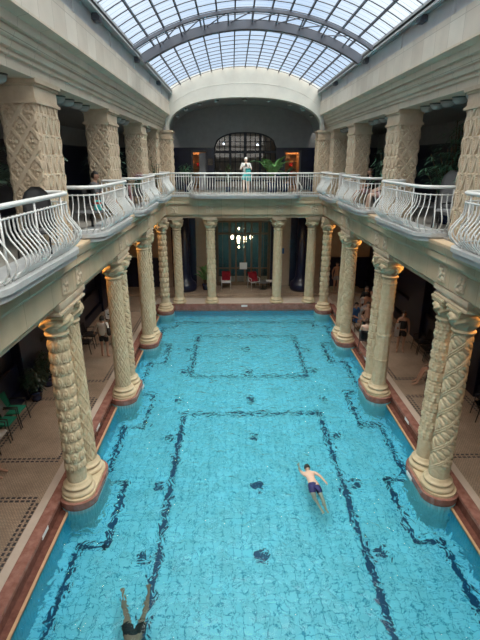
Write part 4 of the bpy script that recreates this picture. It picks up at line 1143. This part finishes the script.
cloth('towel', 'grey towel draped over the shoulders of the person in black shorts', [(4.70, 18.03, .95), (4.78, 18.11, 1.40), (5.05, 18.24, 1.49), (5.32, 18.11, 1.40), (5.40, 18.03, .95)], (.0, .26, .05), 'greytowel', seed=9)
person('bare backed person with dark hair standing beyond the grey towelled person', 'stand', (5.42, 19.6, 0), PI, skin='skin', bottom='blackcloth')
cloth('towel', 'white towel on the left shoulder of the bare backed person', [(5.22, 19.5, 1.2), (5.24, 19.56, 1.49), (5.22, 19.7, 1.3)], (.14, 0, 0), 'towel', seed=10)
person('person with pale face standing left behind the bare backed person', 'stand', (5.7, 20.6, 0), .2, skin='skin', top='blackcloth', bottom='blackcloth')
person('brown shouldered person standing right behind the bare backed person', 'stand', (6.0, 20.5, 0), PI*.8, skin='skin', bottom='blackcloth')
person('person in blue sitting left of the grey towelled person, by the third right columns', 'sit', (4.95, 19.3, 0), .6, skin='skin', top='blue', bottom='blue')
armchair('black chair under the person in blue', (4.91, 19.4, 0), .6, 'black')
person('bare shouldered person sitting low in front of the grey towelled person', 'sit', (4.80, 17.2, 0), PI*.9, skin='skinpale', bottom='pinktowel', hair='hairbrown')
armchair('black chair under the bare shouldered person', (4.79, 17.1, 0), PI*.9, 'black')
person('bare chested person standing at the far end of the right aisle, left of two', 'stand', (5.3, 25.2, .15), .1, skin='skin', bottom='greytowel')
person('bare chested person standing at the far end of the right aisle, right of two', 'stand', (5.75, 25.35, .15), -.2, skin='skin', bottom='greytowel')

# galleries
person('person with dark hair sitting behind the second left balcony, elbows near the rail', 'sit', (-4.30, 13.05, GZ), PI/2, skin='skin', top='wickgrey', bottom='blackcloth')
armchair('dark gallery chair under the person behind the second left balcony', (-4.38, 13.05, GZ), PI/2, 'wickgrey')
bm = N(); box(bm, -.08, .08, -.06, .06, 0, .24, .02); o = link('bag', bm, M['aqua']); o.location = (-3.85, 11.3, GZ+.45); tag(o, 'turquoise and red beach bag on the table behind the second left balcony', 'bag')
bm = N(); box(bm, -.082, .082, -.062, .062, .13, .22, .02); p_ = link('red_panel', bm, M['redsign'], o)
def table(label, loc):
    t = thing('table', label, 'table', loc); t.scale = (1, 1, .6)
    bm = N(); lathe(bm, [(.36, .70), (.38, .71), (.38, .73), (.36, .74)], 28); link('tabletop', bm, M['wickgrey'], t)
    bm = N(); lathe(bm, [(.03, .03), (.03, .70)], 10); link('pedestal', bm, M['black'], t)
    bm = N(); lathe(bm, [(.22, 0), (.22, .02), (.05, .04)], 20); link('foot', bm, M['black'], t)
table('round grey table behind the second left balcony', (-4.0, 11.2, GZ))
person('brown haired person sitting behind the third right balcony, further from the camera', 'sit', (4.35, 17.3, GZ), -PI/2, skin='skin', hair='hairbrown', top='blackcloth', bottom='pinktowel')
armchair('dark gallery chair under the brown haired person', (4.43, 17.3, GZ), -PI/2, 'wickgrey')
person('bare shouldered person sitting behind the third right balcony beside the second pier', 'sit', (4.35, 15.5, GZ), -PI/2, skin='skinpale', hair='hairbrown', top='pinktowel', bottom='pinktowel', sleeves=False)
armchair('dark gallery chair under the bare shouldered person', (4.43, 15.5, GZ), -PI/2, 'wickgrey')
cloth('towel', 'white towel folded over the rail of the last right balcony', [(4.05, 19.48, GZ+.52), (4.05, 19.48, GZ+1.10), (4.05, 19.60, GZ+1.11), (4.05, 19.62, GZ+.75)], (.52, 0, 0), 'towel', seed=11, wob=.006)
cloth('towel', 'pink cloth hanging behind the third left balcony below the magenta flowers', [(-3.90, 15.4, GZ+.2), (-3.92, 15.4, GZ+.6), (-3.95, 15.4, GZ+.85)], (0, .5, 0), 'pinktowel', seed=12)
gal = [(-4.02, 8.02, .15, 'wickgrey', 'dark grey gallery chair with rounded back beside the nearest left pier', True), (-4.9, 6.3, 1.2, 'wickgrey', 'dark grey gallery chair behind the nearest left balcony at the frame edge', True),
       (-5.1, 11.1, 1.6, 'wickgrey', 'dark grey chair behind the round table on the left gallery', True), (-4.3, 16.7, 1.3, 'black', 'black chair beyond the magenta flowers on the left gallery', False),
       (4.62, 11.3, -.5, 'lightgrey', 'light grey chair with tall rounded back behind the second right balcony, before the plants', True), (4.45, 10.4, -1.5, 'wickgrey', 'dark grey chair behind the second right balcony, nearer end', True),
       (4.5, 12.2, -1.9, 'wickgrey', 'dark grey chair behind the second right balcony, far end', True), (4.45, 20.2, -1.6, 'black', 'black chair behind the white towel on the last right balcony', False),
       (-4.35, 20.3, 1.6, 'black', 'black chair behind the last left balcony', False), (4.6, 6.9, -1.4, 'wickgrey', 'dark grey chair behind the nearest right balcony', True)]
for x, y, r, m_, lb, hd_ in gal: armchair(lb, (x, y, GZ), r, m_, 'black' if m_ != 'lightgrey' else 'wickgrey', 'gallery chairs', hd_)
# lower far terrace: two chairs with red towels, low table, sign plates
armchair('white framed chair with a red and white towel left in front of the glass doors', (-1.0, 25.9, .15), 0, 'towel', 'white', 'terrace chairs')
armchair('white framed chair with a dark red towel right in front of the glass doors', (.62, 25.9, .15), .4, 'towel', 'white', 'terrace chairs')
cloth('towel', 'red towel over the backrest of the left terrace chair', [(-1.0, 26.05, .62), (-1.0, 26.14, 1.10), (-1.0, 26.26, 1.12), (-1.0, 26.3, .75)], (.5, 0, 0), 'redtowel', seed=13)
cloth('towel', 'dark red towel bundled on the right terrace chair', [(.66, 25.62, .66), (.60, 25.85, .68), (.52, 26.02, 1.08), (.48, 26.18, 1.1)], (.5, .15, 0), 'redtowel', seed=14)
table('small round table right of the glass doors on the far terrace', (1.15, 25.8, .15))
t = thing('bench', 'low white bench beside the right middle column of the far terrace', 'bench', (1.55, 26.0, .15))
bm = N(); box(bm, -.2, .2, -.2, .2, .40, .46, .01); link('seat', bm, M['towel'], t)
for sx in (-1, 1):
    for sy in (-1, 1): bm = N(); box(bm, sx*.17-.015, sx*.17+.015, sy*.17-.015, sy*.17+.015, 0, .41); link('leg', bm, M['black'], t)
def poster(label, x, z, w, h, m, y=YE-.02):
    t = thing('poster', label, 'sign', (x, y, z)); bm = N(); box(bm, -w, w, -.015, .015, -h, h, .004); link('board', bm, M[m], t); return t
poster('small white notice on the glass doors between the two terrace chairs', 0.02, 1.35, .22, .2, 'sign', YE+.02)
t = poster('small dark blue sign on the taupe wall right of the glass doors', 2.3, 2.25, .12, .16, 'blue')
t = thing('fire_extinguisher', 'red fire extinguisher standing at the taupe wall right of the glass doors', 'fire extinguisher', (2.15, 26.4, .15))
bm = N(); lathe(bm, [(.07, 0), (.08, .02), (.08, .42), (.05, .50), (.025, .52), (.025, .56)], 16); link('cylinder', bm, M['redsign'], t, True)
bm = N(); box(bm, -.02, .05, -.015, .015, .55, .60); tube(bm, [(.02, 0, .56), (.12, 0, .50), (.12, 0, .2)], .012, 6); link('hose', bm, M['black'], t)

# swimmers
SW = dict(pelvis=(0, 0, 0), waist=(0, .16, .01), chest=(0, .34, .02), neck=(0, .53, .04), head=(0, .67, .07), shR=(-.18, .48, .03), shL=(.18, .48, .03),
          elR=(-.20, .74, -.05), wrR=(-.17, .99, -.10), elL=(.29, .30, .04), wrL=(.36, .08, .03), hipR=(-.09, -.06, 0), hipL=(.09, -.06, 0),
          knR=(-.10, -.48, -.10), anR=(-.04, -.88, -.10), toeR=(-.04, -1.06, -.08), knL=(.12, -.48, -.16), anL=(.08, -.88, -.12), toeL=(.10, -1.06, -.1))
SWM = dict(SW)
person('dark haired person swimming away from the camera in navy shorts', 'stand', (1.37, 9.32, WZ-.01), .12, skin='skinpale', hair='hair', bottom='navyshort', over=SW, headdir=(0, .5, -1), rot=(0, 0, .12), scale=.88)
S2 = dict(SW); S2.update(knR=(-.16, -.44, -.02), anR=(-.22, -.86, -.02), toeR=(-.20, -1.04, 0), knL=(.16, -.44, -.03), anL=(.26, -.85, -.03), toeL=(.30, -1.03, 0), wrL=(.10, .95, -.1), elL=(.2, .72, -.05))
person('person in dark trunks swimming towards the camera underwater at the bottom edge, legs apart', 'stand', (-2.38, 5.66, WZ-.28), 0, skin='skin', hair='hair', bottom='blackcloth', over=S2, headdir=(0, .5, -1), rot=(0, 0, PI+.12))
